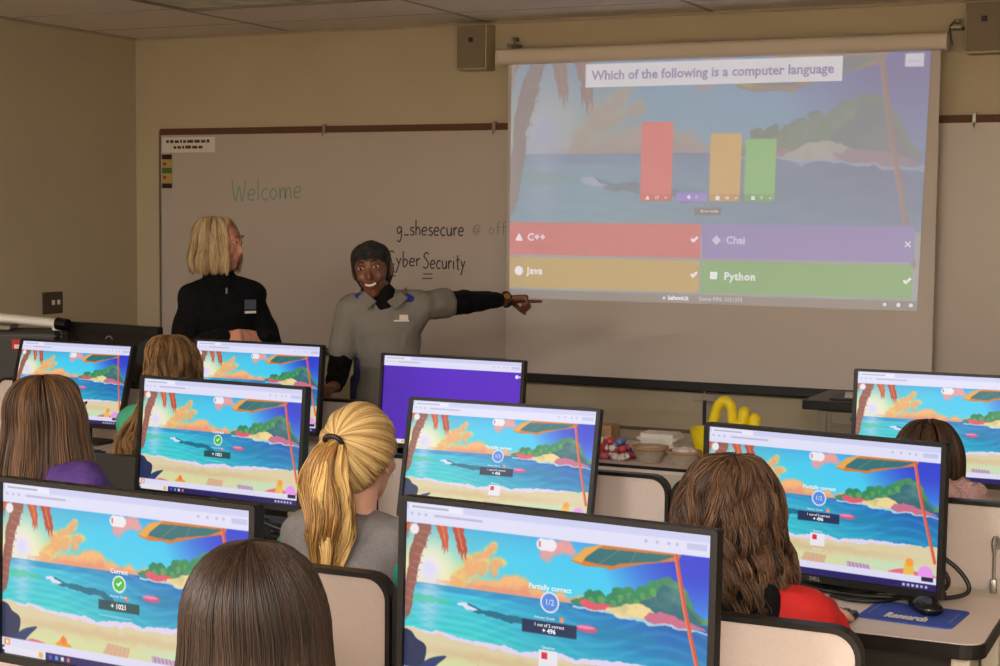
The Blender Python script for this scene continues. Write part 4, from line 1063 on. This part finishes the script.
def pony_hair(H, dark, light, seed, tie=(0., -.098, .055), tail=None, a=.081, b=.102, h=.108, n=2600, width=.045, wave=(.010, 38.), cy=-.010, cz=.012, rad=.0012, tn=1700, tcol=None):
    r = np.random.default_rng(seed)
    ctrl = [(0, .74, .67), (.45, .62, .55), (.80, .48, .2), (.95, .22, -.08), (.93, -.15, -.28), (.68, -.45, -.62), (.25, -.62, -.80), (0, -.62, -.82)]
    ctrl = ctrl+[(-x, y, z) for x, y, z in ctrl[-2:0:-1]]
    ring = np.array([tuple(p) for p in catmull(ctrl, 16, True)]); ring /= np.linalg.norm(ring, axis=1, keepdims=True)
    E = np.array([a, b, h]); c0 = np.array([0, cy, cz]); ut = (np.array(tie)-c0)/E; ut /= np.linalg.norm(ut)
    def sl(u0, t):
        om = np.arccos(np.clip((u0*ut).sum(-1, keepdims=True), -1, 1)); so = np.sin(om)+1e-6
        u = (np.sin((1-t)*om)*u0+np.sin(t*om)*ut)/so
        return u/np.linalg.norm(u, axis=-1, keepdims=True)
    m = len(ring); nv = 24; T = np.linspace(0, .985, nv)
    P = np.stack([sl(ring, t) for t in T], 1)*(E-.003)+c0
    idx = np.arange(m*nv).reshape(m, nv); q = [(idx[i, k], idx[i, k+1], idx[(i+1) % m, k+1], idx[(i+1) % m, k]) for i in range(m) for k in range(nv-1)]
    und = (P.reshape(-1, 3), np.array(q), np.tile(np.array(dark)*.85, (m*nv, 1)))
    pick = r.integers(0, m, n); u0 = ring[pick]+r.normal(0, .02, (n, 3)); u0 /= np.linalg.norm(u0, axis=1, keepdims=True)
    t0 = r.beta(1, 1.6, n)*.75; K = 22; t = np.linspace(0, 1, K)
    P2 = np.stack([sl(u0, (t0*(1-k)+.985*k)[:, None]) for k in t], 1)
    lf = r.uniform(0, .004, n)[:, None, None]+.002*np.sin(pick*.35)[:, None, None]
    P2 = P2*(E+lf)+c0
    mix = np.clip(.5+.25*np.sin(pick*.6)+.2*r.normal(0, 1, n), 0, 1)[:, None, None]
    C = np.array(dark)*(1-mix)+np.array(light)*mix+0*P2
    R2 = rad*r.uniform(.7, 1.3, n)[:, None]*np.clip(np.minimum(t*10+.2, (1-t)*12+.5), 0, 1)[None, :]
    v2 = make_hair_mesh(P2, R2, C, 'h')
    parts = [und, v2]
    # the tail
    K = 30; t = np.linspace(0, 1, K); nl = 30; per = tn//nl; n3 = nl*per
    ctr = np.array([tuple(p) for p in catmull(tail, 10)]); L_ = np.linspace(0, len(ctr)-1, K); ctr = np.stack([np.interp(L_, np.arange(len(ctr)), ctr[:, i]) for i in range(3)], 1)
    al = np.repeat(r.uniform(0, 2*PI, nl), per)+r.normal(0, .15, n3); rr = np.repeat(np.sqrt(r.uniform(0, 1, nl)), per)*.9+r.normal(0, .06, n3)
    wd = width*(np.interp(t, [0, .05, .2, .5, .72, .9, 1], [.22, .28, .60, 1., .92, .45, .10]))
    ph = np.repeat(r.uniform(0, 2*PI, nl), per)
    s = t*.3
    ox = (np.cos(al)*rr)[:, None]*wd[None, :]+wave[0]*np.sin(wave[1]*s[None, :]+ph[:, None])*np.clip(t*1.5, 0, 1); oy = (np.sin(al)*rr)[:, None]*wd[None, :]*.62+wave[0]*.7*np.cos(wave[1]*1.1*s[None, :]+ph[:, None])*np.clip(t*1.5, 0, 1)
    ends = np.clip(r.normal(.95, .06, n3), .7, 1.)
    P3 = np.empty((n3, K, 3))
    for i in range(3): P3[:, :, i] = np.array([np.interp(t*e, t, ctr[:, i]) for e in ends])
    P3[:, :, 0] += ox; P3[:, :, 1] += oy
    mix = np.clip(.5+.4*np.sin(ph*3)+.18*r.normal(0, 1, n3), 0, 1)[:, None, None]
    C = np.array(tcol[0] if tcol else dark)*(1-mix)+np.array(tcol[1] if tcol else light)*mix+0*P3
    R3 = rad*1.25*r.uniform(.7, 1.3, n3)[:, None]*np.clip((1-t)*6+.15, 0, 1)[None, :]
    parts.append(make_hair_mesh(P3, R3, C, 't'))
    me = mesh_from('hair', parts); me.transform(H); return me

def face_parts(t, H, s, lip, teeth=False, brow=(60, 44, 34)):
    b = BM()
    for q in (-1, 1):
        b2 = BM(); add_ells(b2, H, [((q*.030*s, .079*s, .013*s), (.0125*s, .0075*s, .0052*s))], 3); e = obj('eye', b2, M['eyewhite'], t, smooth=True)
        b2 = BM(); add_ells(b2, H, [((q*.030*s, .0852*s, .013*s), (.0058*s, .0025*s, .0050*s))], 2); obj('iris', b2, M['eye'], e, smooth=True)
        b2 = BM(); tube(b2, [H @ V((q*x*s, y*s, z*s)) for x, y, z in ((.012, .0945, .033), (.030, .092, .040), (.044, .074, .034))], [.0025*s, .0034*s, .0018*s], 8); obj('eyebrow', b2, mat('brow', rgb(*brow), .8), t, smooth=True)
    b = BM()
    if teeth:
        hull(b, [(H @ V((q_*.024*s, .086*s, -.047*s)), .004*s) for q_ in (-1, 1)]+[(H @ V((0, .0915*s, -.050*s)), .0045*s), (H @ V((q_*0.0, .0895*s, -.068*s)), .005*s), (H @ V((.014*s, .088*s, -.063*s)), .004*s), (H @ V((-.014*s, .088*s, -.063*s)), .004*s)] if False else [(H @ V((x_*s, y_*s, z_*s)), .0045*s) for x_, y_, z_ in ((-.025, .085, -.046), (.025, .085, -.046), (0, .0915, -.050), (0, .089, -.068), (.014, .087, -.063), (-.014, .087, -.063))], 2); m_ = obj('mouth', b, lip, t, smooth=True)
        b = BM(); tube(b, catmull([H @ V((x_*s, y_*s, z_*s)) for x_, y_, z_ in ((-.021, .0895, -.0485), (-.011, .0945, -.0535), (0, .0960, -.0550), (.011, .0945, -.0535), (.021, .0895, -.0485))], 5), [.0012*s]+[.0042*s]*19+[.0012*s], 10); obj('teeth', b, M['white'], m_, smooth=True)
    else:
        add_ells(b, H, [((0, .0905*s, -.049*s), (.022*s, .005*s, .0045*s))], 3); add_ells(b, H, [((0, .0890*s, -.056*s), (.018*s, .006*s, .005*s))], 3); obj('mouth', b, lip, t, smooth=True)

def leg_prims(bm, J, g=0., part='all'):
    for q in 'LR':
        hp, kn, an = V(J['hip'+q]), V(J['knee'+q]), V(J['ank'+q])
        chain(bm, [hp, (hp+kn)/2, kn, (kn*2+an)/3, an], [.088+g, .076+g, .056+g, .054+g, .040+g], 2)

def shoes(t, J, fwd):
    f = V(fwd).normalized()
    for q in 'LR':
        a = V(J['ank'+q]); b = BM(); base = V((a.x, a.y, 0))
        hull(b, [(base+V((0, 0, .034))-f*.03, (.034, .034, .033)), (base+V((0, 0, .030))+f*.14, (.036, .036, .024)), (base+V((0, 0, .07)), (.042, .042, .04))], 2)
        bmesh.ops.bisect_plane(b, geom=b.verts[:]+b.edges[:]+b.faces[:], plane_co=(0, 0, .012), plane_no=(0, 0, -1), clear_outer=True)
        s_ = obj('shoe', b, M['shoe'], t, smooth=True)
        b = BM(); pts = [(base+f*(.055+.105*math.cos(k*PI/12))+f.cross(V((0, 0, 1)))*.040*math.sin(k*PI/12)) for k in range(24)]
        prism(b, [(p.x, p.y) for p in pts], .0005, .014, 'Z'); obj('sole', b, M['sole'], s_)

# ---- a seated student, seen from behind
def student(X, Y, T, rz, skin, top, label, handy=.36, vox=.0075, sw=.150, wide=.92, head_yaw=0., head_s=.97, trousers='c_jeans', hood=None, arms='same', lean=.0, elbx=.065, shz=.285):
    t = thing('person', label, 'person', (X, Y, 0), 0)
    F = frame((X, Y, 0), (-math.sin(rz), math.cos(rz), 0))
    g = lambda x, y, z: F @ V((x, y, z))
    J = dict(wide=wide, neck=g(0, -.035, T-.225), shL=g(-sw, -.045, T-shz), shR=g(sw, -.045, T-shz), chest=g(0, -.05, T-.38), waist=g(0, -.085, T-.56), pelvis=g(0, -.12, .535),
             hipL=g(-.085, -.09, .52), hipR=g(.085, -.09, .52), kneeL=g(-.12, .32, .50), kneeR=g(.12, .32, .50), ankL=g(-.12, .30, .09), ankR=g(.12, .30, .09))
    hz = .795
    for q, s_ in (('L', -1), ('R', 1)):
        J['elb'+q] = g(s_*(sw+elbx), handy-.24, T-.285-.235+.02); J['wr'+q] = g(s_*.13, handy-.06, hz+.01)
    Hm = frame(g(0, 0, T-.112), (-math.sin(rz+head_yaw), math.cos(rz+head_yaw), 0))
    b = BM(); head_prims(b, Hm, head_s)
    chain(b, [J['neck']-V((0, 0, .03)), Hm @ V((0, -.012, -.05))], [.050, .046], 3)
    torso_prims(b, F, J)
    for q, s_ in (('L', -1), ('R', 1)):
        chain(b, [J['sh'+q], J['elb'+q], J['wr'+q]], [.044, .034, .023], 2)
        d = g(s_*.10, handy+.1, hz)-J['wr'+q]; hand(b, J['wr'+q], d, (0, 0, -1), side=(1 if q == 'R' else -1), s=.92, curls=(.35, .3, .3, .35), fr=.0098)
    leg_prims(b, J)
    obj('body', fuse(b, vox, 3, 'body'), skin, t)
    face_parts(t, Hm, head_s, M['lip'])
    b = BM(); torso_prims(b, F, J, .016)
    for q in 'LR': chain(b, [J['sh'+q], J['elb'+q]], [.058, .052], 2); chain(b, [J['elb'+q], J['wr'+q]], [.052, .038], 2)
    obj('shirt', fuse(b, .009, 5, 'shirt', noise=(.007, 16)), top, t)
    b = BM(); leg_prims(b, J, .012); hull(b, [(J['hipL'], .11), (J['hipR'], .11), (J['pelvis'], .115)], 2); obj('trousers', fuse(b, .011, 4, 'trousers', noise=(.004, 14)), M[trousers], t)
    shoes(t, J, (-math.sin(rz), math.cos(rz), 0))
    return t, F, Hm, J, g

def chair(X, Y, rz, label, top=.86, seat=.415):
    t = thing('office_chair', label, 'chair', (X, Y, 0), rz, None)
    k = dict(world=False)
    b = BM(); prism(b, rrect(-.22, .22, -.20, .24, .07, 5), seat-.055, seat, 'Z', bev=.015); obj('seat', b, M['c_black'], t, **k)
    b = BM(); prism(b, rrect(-.20, .20, .52, top, .06, 6), -.205, -.17, 'Y', bev=.012); obj('backrest', b, M['black'], t, **k)
    b = BM(); tube(b, catmull([(0, -.10, seat-.06), (0, -.20, seat-.05), (0, -.222, .52), (0, -.218, .68)], 5), .018, 10); obj('back_support', b, M['grey_dark'], t, **k)
    b = BM(); tube(b, [(0, 0, .07), (0, 0, seat-.055)], .028, 14); obj('column', b, M['grey_dark'], t, **k)
    for i in range(5):
        a = 2*PI*i/5+.3; b = BM(); tube(b, [(0, 0, .095), (.26*math.cos(a), .26*math.sin(a), .065)], [.024, .016], 8); l = obj('leg', b, M['black'], t, **k)
        b = BM(); tube(b, [(.26*math.cos(a)-.012*math.sin(a), .26*math.sin(a)+.012*math.cos(a), .0255), (.26*math.cos(a)+.012*math.sin(a), .26*math.sin(a)-.012*math.cos(a), .0255)], .025, 14); obj('caster', b, M['black'], l, **k)
    return t

def hair_on(t, me): return obj('hair', me, M['hair'], t)

# 1 dark brown straight hair, in the foreground
t, F, Hm, J, g = student(-1.190, 1.80, 1.208, 0, M['skin_light'], M['c_navy'], 'student in the foreground with long straight dark brown hair, seen from behind', handy=.36)
hair_on(t, hang_hair(Hm, .46, rgb(22, 14, 11), rgb(58, 41, 32), 1, a=.091, b=.110, h=.118, prof=lambda d: 1+.10*sstep(d, 0, .12)+.12*sstep(d, .1, .4), wave=(.0018, 20.), locks=110, per=52, lift=.003, backfall=.75, tilt=.016, rad=.0009, clump=.10))
chair(-1.190, 1.70, 0, 'black office chair under the student with straight dark brown hair')
# 2 blonde ponytail
t, F, Hm, J, g = student(-1.752, 3.05, 1.228, math.radians(-2), M['skin_light'], M['c_heather'], 'student with a wavy blonde ponytail and grey sweatshirt, seen from behind', handy=.42, sw=.112, wide=.84, elbx=.115)
h_ = pony_hair(Hm, rgb(160, 122, 70), rgb(236, 208, 150), 2, tie=(-.0, -.092, .052), tail=[(0, -.096, .052), (-.002, -.128, .034), (.000, -.145, -.03), (.008, -.145, -.11), (.010, -.150, -.19), (-.004, -.155, -.300)], width=.070, wave=(.010, 48.), a=.080, b=.100, h=.108, tn=2600, tcol=(rgb(138, 94, 46), rgb(226, 188, 120)))
hair_on(t, h_)
b = BM(); c_ = Hm @ V((0, -.112, .050)); R_ = Hm.to_3x3()
tube(b, [c_+R_ @ V((.021*math.cos(k*PI/9), -.010*math.sin(k*PI/9), .014*math.sin(k*PI/9))) for k in range(18)], .0055, 8, closed=True); obj('hair_tie', b, M['black'], t, smooth=True)
b = BM(); tube(b, [Hm @ V((.080, -.006, -.030)), Hm @ V((.082, -.006, -.036))], .0035, 10); obj('earring', b, M['silver'], t)
for q_, nm in (('R', 'right'), ('L', 'left')):
    sg = 1 if q_ == 'R' else -1
    b = BM(); chain(b, [J['sh'+q_]+V((.020*sg, .01, -.04)), J['elb'+q_]], [.062, .060], 2); chain(b, [J['elb'+q_], J['wr'+q_]], [.060, .042], 2); obj('sleeve', fuse(b, .009, 4, 'sleeve', noise=(.006, 16)), M['c_teal'], t)['label'] = 'teal green '+nm+' sleeve'
chair(-1.752, 2.95, 0, 'black office chair under the student with the blonde ponytail')
# 3 red jacket
t, F, Hm, J, g = student(-.905, 3.02, 1.178, math.radians(4), M['skin_light'], M['c_red'], 'student in a red jacket with wavy brown hair, seen from behind', handy=.42, sw=.158, wide=.95, shz=.292)
hair_on(t, hang_hair(Hm, .185, rgb(34, 23, 18), rgb(112, 82, 60), 3, a=.090, b=.110, h=.122, prof=lambda d: 1+.22*sstep(d, 0, .1)+.16*sstep(d, .08, .22), wave=(.0100, 60.), locks=110, per=34, lift=.009, backfall=.20, tilt=.018, part=.012, tipvar=.045, rad=.0011, clump=.05))
b = BM(); hull(b, [(g(q_*.080, -.085, .930), .046) for q_ in (-1, 1)]+[(g(0, -.130, .915), .045), (g(0, -.150, .78), .045), (g(-.08, -.12, .79), .035), (g(.085, -.12, .79), .035)], 2); hull(b, [(g(-.06, -.02, .955), .03), (g(.06, -.02, .955), .03), (g(0, -.09, .955), .042)], 2)
obj('hood', fuse(b, .009, 5, 'hood', noise=(.006, 20)), M['c_black'], t)['label'] = 'black hood'
chair(-.905, 2.92, 0, 'black office chair under the student in the red jacket')
# 4 purple shirt
t, F, Hm, J, g = student(-2.762, 3.22, 1.232, math.radians(-6), M['skin_light'], M['c_purple'], 'student in a purple shirt with long straight light brown hair, seen from behind', handy=.36, head_yaw=math.radians(-8), sw=.160, shz=.265)
hair_on(t, hang_hair(Hm, .40, rgb(40, 27, 19), rgb(116, 84, 58), 4, a=.092, b=.110, h=.114, prof=lambda d: 1+.26*sstep(d, 0, .18)+.26*sstep(d, .1, .4), wave=(.003, 24.), locks=110, per=34, lift=.006, backfall=.55, tilt=.018, part=.006, rad=.0011, clump=.06))
chair(-2.762, 3.12, 0, 'black office chair under the student in the purple shirt', top=.80)
# 5 mint sleeves, light brown wavy hair
t, F, Hm, J, g = student(-3.285, 4.45, 1.239, math.radians(4), M['skin_light'], M['c_mint'], 'student in a mint green top with long wavy light brown hair', handy=.36, sw=.130, wide=.88, shz=.30)
hair_on(t, hang_hair(Hm, .36, rgb(66, 45, 28), rgb(160, 122, 80), 5, a=.078, b=.100, h=.110, prof=lambda d: 1+.40*sstep(d, .04, .2)+.60*sstep(d, .12, .30), wave=(.010, 48.), locks=90, per=30, lift=.008, backfall=.30, tilt=.018, rad=.0013))
chair(-3.30, 4.33, math.radians(6), 'black office chair under the student in the mint green top', top=.87)
# 6 at the right edge
t, F, Hm, J, g = student(-.752, 4.32, 1.123, math.radians(4), M['skin_light'], M['c_mint'], 'student with smooth dark brown hair and a fluffy pink hood, at the right edge', handy=.30, sw=.15)
hair_on(t, hang_hair(Hm, .11, rgb(30, 21, 16), rgb(88, 64, 48), 6, a=.086, b=.106, h=.112, prof=lambda d: 1-.10*sstep(d, .03, .11), wave=(.002, 26.), locks=100, per=30, lift=.005, backfall=.0, tilt=.018, tipvar=.02, rad=.0011))
b = BM(); hull(b, [(g(-.10, -.08, .935), .045), (g(.11, -.07, .935), .045), (g(0, -.125, .935), .05), (g(0, -.14, .80), .05)], 2); obj('hood', fuse(b, .008, 3, 'hood', noise=(.014, 40)), M['c_pink'], t)['label'] = 'fluffy pink hood'
hl = pony_hair(Hm, rgb(50, 34, 24), rgb(128, 92, 64), 9, tie=(.03, -.092, -.04), tail=[(.03, -.105, -.05), (.065, -.135, -.08), (.115, -.15, -.11), (.15, -.14, -.16), (.155, -.14, -.26)], width=.034, a=.078, b=.095, h=.100, n=300, wave=(.006, 40.), tn=700)
obj('hair', hl, M['hair'], t)['label'] = 'low side ponytail'
chair(-.752, 4.22, 0, 'black office chair under the student with the pink hood')

# ---- woman in black, blonde bob
t = thing('person', 'standing woman in a black pullover with a blonde bob and clasped hands', 'person', (-3.84, 5.53, 0))
fd = V((.866, -.5, 0)); F = frame((-3.84, 5.53, 0), fd); Hm = frame((-3.835, 5.51, 1.518), (.94, .22, -.02))
rd = V((-.5, -.866, 0))
J = dict(wide=.96, neck=(-3.84, 5.53, 1.390), shR=(-3.900, 5.425, 1.300), shL=(-3.772, 5.640, 1.305), chest=(-3.84, 5.53, 1.23), waist=(-3.83, 5.53, 1.06), pelvis=(-3.83, 5.53, .91),
         elbR=(-3.925, 5.345, 1.06), elbL=(-3.690, 5.660, 1.07), wrR=(-3.70, 5.325, 1.150), wrL=(-3.600, 5.47, 1.150))
for q, s_ in (('L', -1), ('R', 1)):
    J['hip'+q] = V((-3.83, 5.53, .86))+rd*.09*s_; J['knee'+q] = V((-3.82, 5.52, .48))+rd*.10*s_; J['ank'+q] = V((-3.84, 5.53, .09))+rd*.11*s_
b = BM(); head_prims(b, Hm, .98); chain(b, [V(J['neck'])-V((0, 0, .03)), Hm @ V((0, -.012, -.05))], [.052, .048], 3); torso_prims(b, F, J)
for q in 'LR': chain(b, [V(J['sh'+q]), V(J['elb'+q]), V(J['wr'+q])], [.046, .036, .025], 2)
hand(b, J['wrR'], V((-3.60, 5.375, 1.163))-V(J['wrR']), (.35, .9, -.2), side=1, s=.95, curls=(.65, .7, .7, .7), fr=.009)
hand(b, J['wrL'], V((-3.635, 5.375, 1.16))-V(J['wrL']), (-.75, -.1, -.5), side=-1, s=.95, curls=(.55, .6, .6, .6), fr=.009)
leg_prims(b, J); obj('body', fuse(b, .0055, 3, 'body'), M['skin_warm'], t)
face_parts(t, Hm, .98, M['lip'], brow=(120, 90, 60))
b = BM(); torso_prims(b, F, J, .018)
for q in 'LR': chain(b, [V(J['sh'+q]), V(J['elb'+q])], [.058, .062], 2); chain(b, [V(J['elb'+q]), V(J['wr'+q])], [.062, .042], 2)
chain(b, [V(J['neck'])-V((0, 0, .03)), Hm @ V((0, -.018, -.088))], [.070, .062], 3)
me_ = fuse(b, .008, 5, 'shirt', noise=(.010, 12)); me_.name = 'pullover'; obj('pullover', me_, M['c_black'], t)
ep = V((-3.675, 5.50, 1.29)); 
def chest_mark(parts, c, nrm):
    Mx = frame(c, nrm)
    for nm, x0, x1, z0, z1, m, th in parts:
        b = BM(); box(b, x0, x1, -.002, th, z0, z1, .0008, M=Mx); obj(nm, b, m, t)
chest_mark([('chest_emblem', -.028, .022, -.004, .036, mat('emblem_blue', rgb(74, 86, 104), .7), .004), ('emblem_lettering', -.028, .022, -.020, -.010, M['white'], .004)], V((-3.700, 5.525, 1.262)), (.80, -.42, .10))
b = BM(); box(b, -.003, .003, -.002, .004, -.012, .012, .001, M=frame((-3.765, 5.455, 1.335), (.8, -.55, 0))); obj('zip_pull', b, M['silver'], t)
b = BM(); leg_prims(b, J, .016); hull(b, [(V(J['hipL']), .11), (V(J['hipR']), .11), (V(J['pelvis']), .12)], 2); obj('trousers', fuse(b, .011, 4, 'trousers', noise=(.004, 14)), M['grey_dark'], t)
shoes(t, J, fd)
hair_on(t, hang_hair(Hm, .125, rgb(128, 102, 70), rgb(206, 180, 138), 21, a=.082, b=.104, h=.116, prof=lambda d: 1+.08*sstep(d, 0, .06)-.14*sstep(d, .06, .14), wave=(.003, 34.), locks=80, per=32, lift=.007, fc=50, tilt=.0, part=.026, tipvar=.014, rad=.0013, cy=-.012))

# ---- pointing woman in a grey polo, head wrap
t = thing('person', 'laughing woman in a grey polo shirt and dark head wrap, pointing at the projection screen', 'person', (-3.06, 5.53, 0))
fd = V((.40, -.916, 0)); F = frame((-3.06, 5.53, 0), fd); Hm = frame((-3.105, 5.485, 1.432), (.36, -.93, -.10), roll=math.radians(9))
rd = V((-.883, -.469, 0)); ad = V((.46, .888, .03)).normalized()
shL = V((-2.945, 5.585, 1.296)); 
J = dict(wide=.90, neck=(-3.066, 5.515, 1.345), shR=(-3.180, 5.455, 1.280), shL=tuple(shL), chest=(-3.06, 5.52, 1.20), waist=(-3.055, 5.53, 1.03), pelvis=(-3.05, 5.54, .88),
         elbR=(-3.205, 5.405, 1.055), wrR=(-3.115, 5.215, 1.000), elbL=tuple(shL+ad*.235), wrL=tuple(shL+ad*.435))
for q, s_ in (('L', -1), ('R', 1)):
    J['hip'+q] = V((-3.05, 5.54, .83))+rd*.09*s_; J['knee'+q] = V((-3.05, 5.53, .46))+rd*.10*s_; J['ank'+q] = V((-3.06, 5.54, .09))+rd*.12*s_
b = BM(); head_prims(b, Hm, 1.0); chain(b, [V(J['neck'])-V((0, 0, .03)), Hm @ V((0, -.012, -.05))], [.052, .048], 3); torso_prims(b, F, J)
for q in 'LR': chain(b, [V(J['sh'+q]), V(J['elb'+q]), V(J['wr'+q])], [.046, .036, .025], 2)
w0 = V(J['wrL']); dn = V((.907, -.42, -.3)).normalized()
hd = V((.80, .60, .02)).normalized(); hand(b, w0, hd, V((.25, -.35, -1)), side=-1, s=.96, curls=(.0, 1.25, 1.3, 1.3), tc=.55, fr=.0085)
hand(b, J['wrR'], (.10, -.98, -.02), (0, 0, -1), side=1, s=.95, curls=(.4, .4, .4, .4), fr=.0088)
leg_prims(b, J); obj('body', fuse(b, .0055, 2, 'body'), M['skin_dark'], t)
face_parts(t, Hm, 1.0, M['lip_dark'], teeth=True, brow=(20, 16, 14))
# long black undershirt: neck and sleeves
b = BM(); chain(b, [V(J['neck'])-V((0, 0, .05)), Hm @ V((0, -.016, -.082))], [.078, .060], 3)
for q, e in (('L', .72), ('R', .88)):
    wr = V(J['elb'+q])*(1-e)+V(J['wr'+q])*e
    chain(b, [V(J['sh'+q]), V(J['elb'+q])], [.052, .048], 2); chain(b, [V(J['elb'+q]), wr], [.048, .036], 2)
obj('undershirt', fuse(b, .0075, 4, 'undershirt', noise=(.005, 20)), M['c_black'], t)['label'] = 'long sleeved black undershirt with high neck'
b = BM(); torso_prims(b, F, J, .014)
for q, e in (('L', .50), ('R', .66)):
    m_ = V(J['sh'+q])*(1-e)+V(J['elb'+q])*e; chain(b, [V(J['sh'+q]), m_], [.058, .060], 3)
obj('polo_shirt', fuse(b, .0075, 5, 'polo', noise=(.007, 15)), M['c_grey'], t)
for s_ in (-1, 1):
    b = BM(); c_ = V((-3.066, 5.515, 1.345)); Rr = F.to_3x3()
    pts = [c_+Rr @ V(p) for p in ((s_*.078, -.02, .018), (s_*.066, .055, .002), (s_*.020, .098, -.030), (s_*.052, .105, -.062), (s_*.092, .065, -.022), (s_*.100, -.01, -.004))]
    vs = [b.verts.new(p) for p in pts]; vs2 = [b.verts.new(p+Rr @ V((s_*.004, .006, .004))) for p in pts]
    b.faces.new(vs); b.faces.new(vs2[::-1])
    for k in range(6): b.faces.new((vs[k], vs[(k+1) % 6], vs2[(k+1) % 6], vs2[k]))
    obj('collar', b, M['c_grey'], t)
for s_ in (-1, 1):
    b = BM(); c_ = V((-3.066, 5.515, 1.345)); Rr = F.to_3x3()
    hull(b, [(c_+Rr @ V((s_*.088, .034, -.020)), .022), (c_+Rr @ V((s_*.112, .026, -.030)), .020)], 2); obj('shoulder_inset', b, M['c_blue'], t, smooth=True)
b = BM(); Rr = F.to_3x3(); hull(b, [(V((-3.06, 5.52, z))+Rr @ V((.104, .02, 0)), .022) for z in (1.12, 1.0)], 2); hull(b, [(V((-3.06, 5.53, z))+Rr @ V((.116, .01, 0)), .030) for z in (1.0, .86)], 2); obj('side_inset', b, M['c_navy'], t, smooth=True)
chest_mark([('chest_emblem', -.030, .004, -.008, .012, M['napkin'], .003), ('emblem_lettering', -.034, .026, -.014, -.008, M['napkin'], .003)], V((-3.06, 5.53, 1.265))+Rr @ V((-.060, .106, -.012)), Rr @ V((-.15, 1, .12)))
# head wrap
b = BM(); add_ells(b, Hm, [((0, -.018, .030), (.081, .098, .089)), ((0, .008, .055), (.075, .077, .058))]); add_ells(b, Hm, [((0, -.03, .0), (.083, .084, .07)), ((0, -.045, -.06), (.060, .050, .03))])
add_ells(b, Hm, [((0, -.095, .01), (.040, .030, .040))])
me_ = fuse(b, .0055, 4, 'wrap', noise=(.004, 30)); obj('head_wrap', me_, M['wrap'], t)
b = BM(); w1 = shL+ad*.425; u_ = ad.orthogonal().normalized(); v_ = ad.cross(u_)
tube(b, [w1+(u_*math.cos(a)+v_*math.sin(a))*.030 for a in [2*PI*k/20 for k in range(20)]], .0045, 8, closed=True); tube(b, [w1+ad*.007+(u_*math.cos(a)+v_*math.sin(a))*.030 for a in [2*PI*k/20 for k in range(20)]], .0045, 8, closed=True); obj('watch_band', b, M['black'], t, smooth=True)
b = BM(); cd = V((0.55, -.75, .45)).normalized(); tube(b, [w1+cd*.030, w1+cd*.038], .014, 16); obj('watch_face', b, M['gold'], t)
b = BM(); leg_prims(b, J, .016); hull(b, [(V(J['hipL']), .11), (V(J['hipR']), .11), (V(J['pelvis']), .115)], 2); obj('trousers', fuse(b, .011, 4, 'trousers', noise=(.004, 14)), M['c_black'], t)
shoes(t, J, fd)
bpy.data.scenes.remove(SCRATCH)
# ------------------------------------------------------------------ camera
cam = bpy.data.cameras.new('camera'); co = bpy.data.objects.new('camera', cam); COL.objects.link(co); scene.camera = co
cam.sensor_fit = 'HORIZONTAL'; cam.sensor_width = 36; cam.lens = 1609.8*36/1000; cam.clip_start = .05; cam.clip_end = 60
fw = V((-0.42066744, 0.90429666, -0.07270804)); rt = V((0.90636892, 0.42238356, 0.00935451)); up = V((-0.03916993, 0.06196517, 0.9973094))
co.matrix_world = Matrix(((rt.x, up.x, -fw.x, 0), (rt.y, up.y, -fw.y, 0), (rt.z, up.z, -fw.z, 1.65), (0, 0, 0, 1)))
w = bpy.data.worlds.new('world'); scene.world = w; w.use_nodes = True
w.node_tree.nodes['Background'].inputs[0].default_value = (.5, .45, .4, 1); w.node_tree.nodes['Background'].inputs[1].default_value = .02
vs_ = scene.view_settings; vs_.view_transform = 'Standard'; vs_.look = 'None'; vs_.exposure = 0.; vs_.gamma = 1.; vs_.use_curve_mapping = False
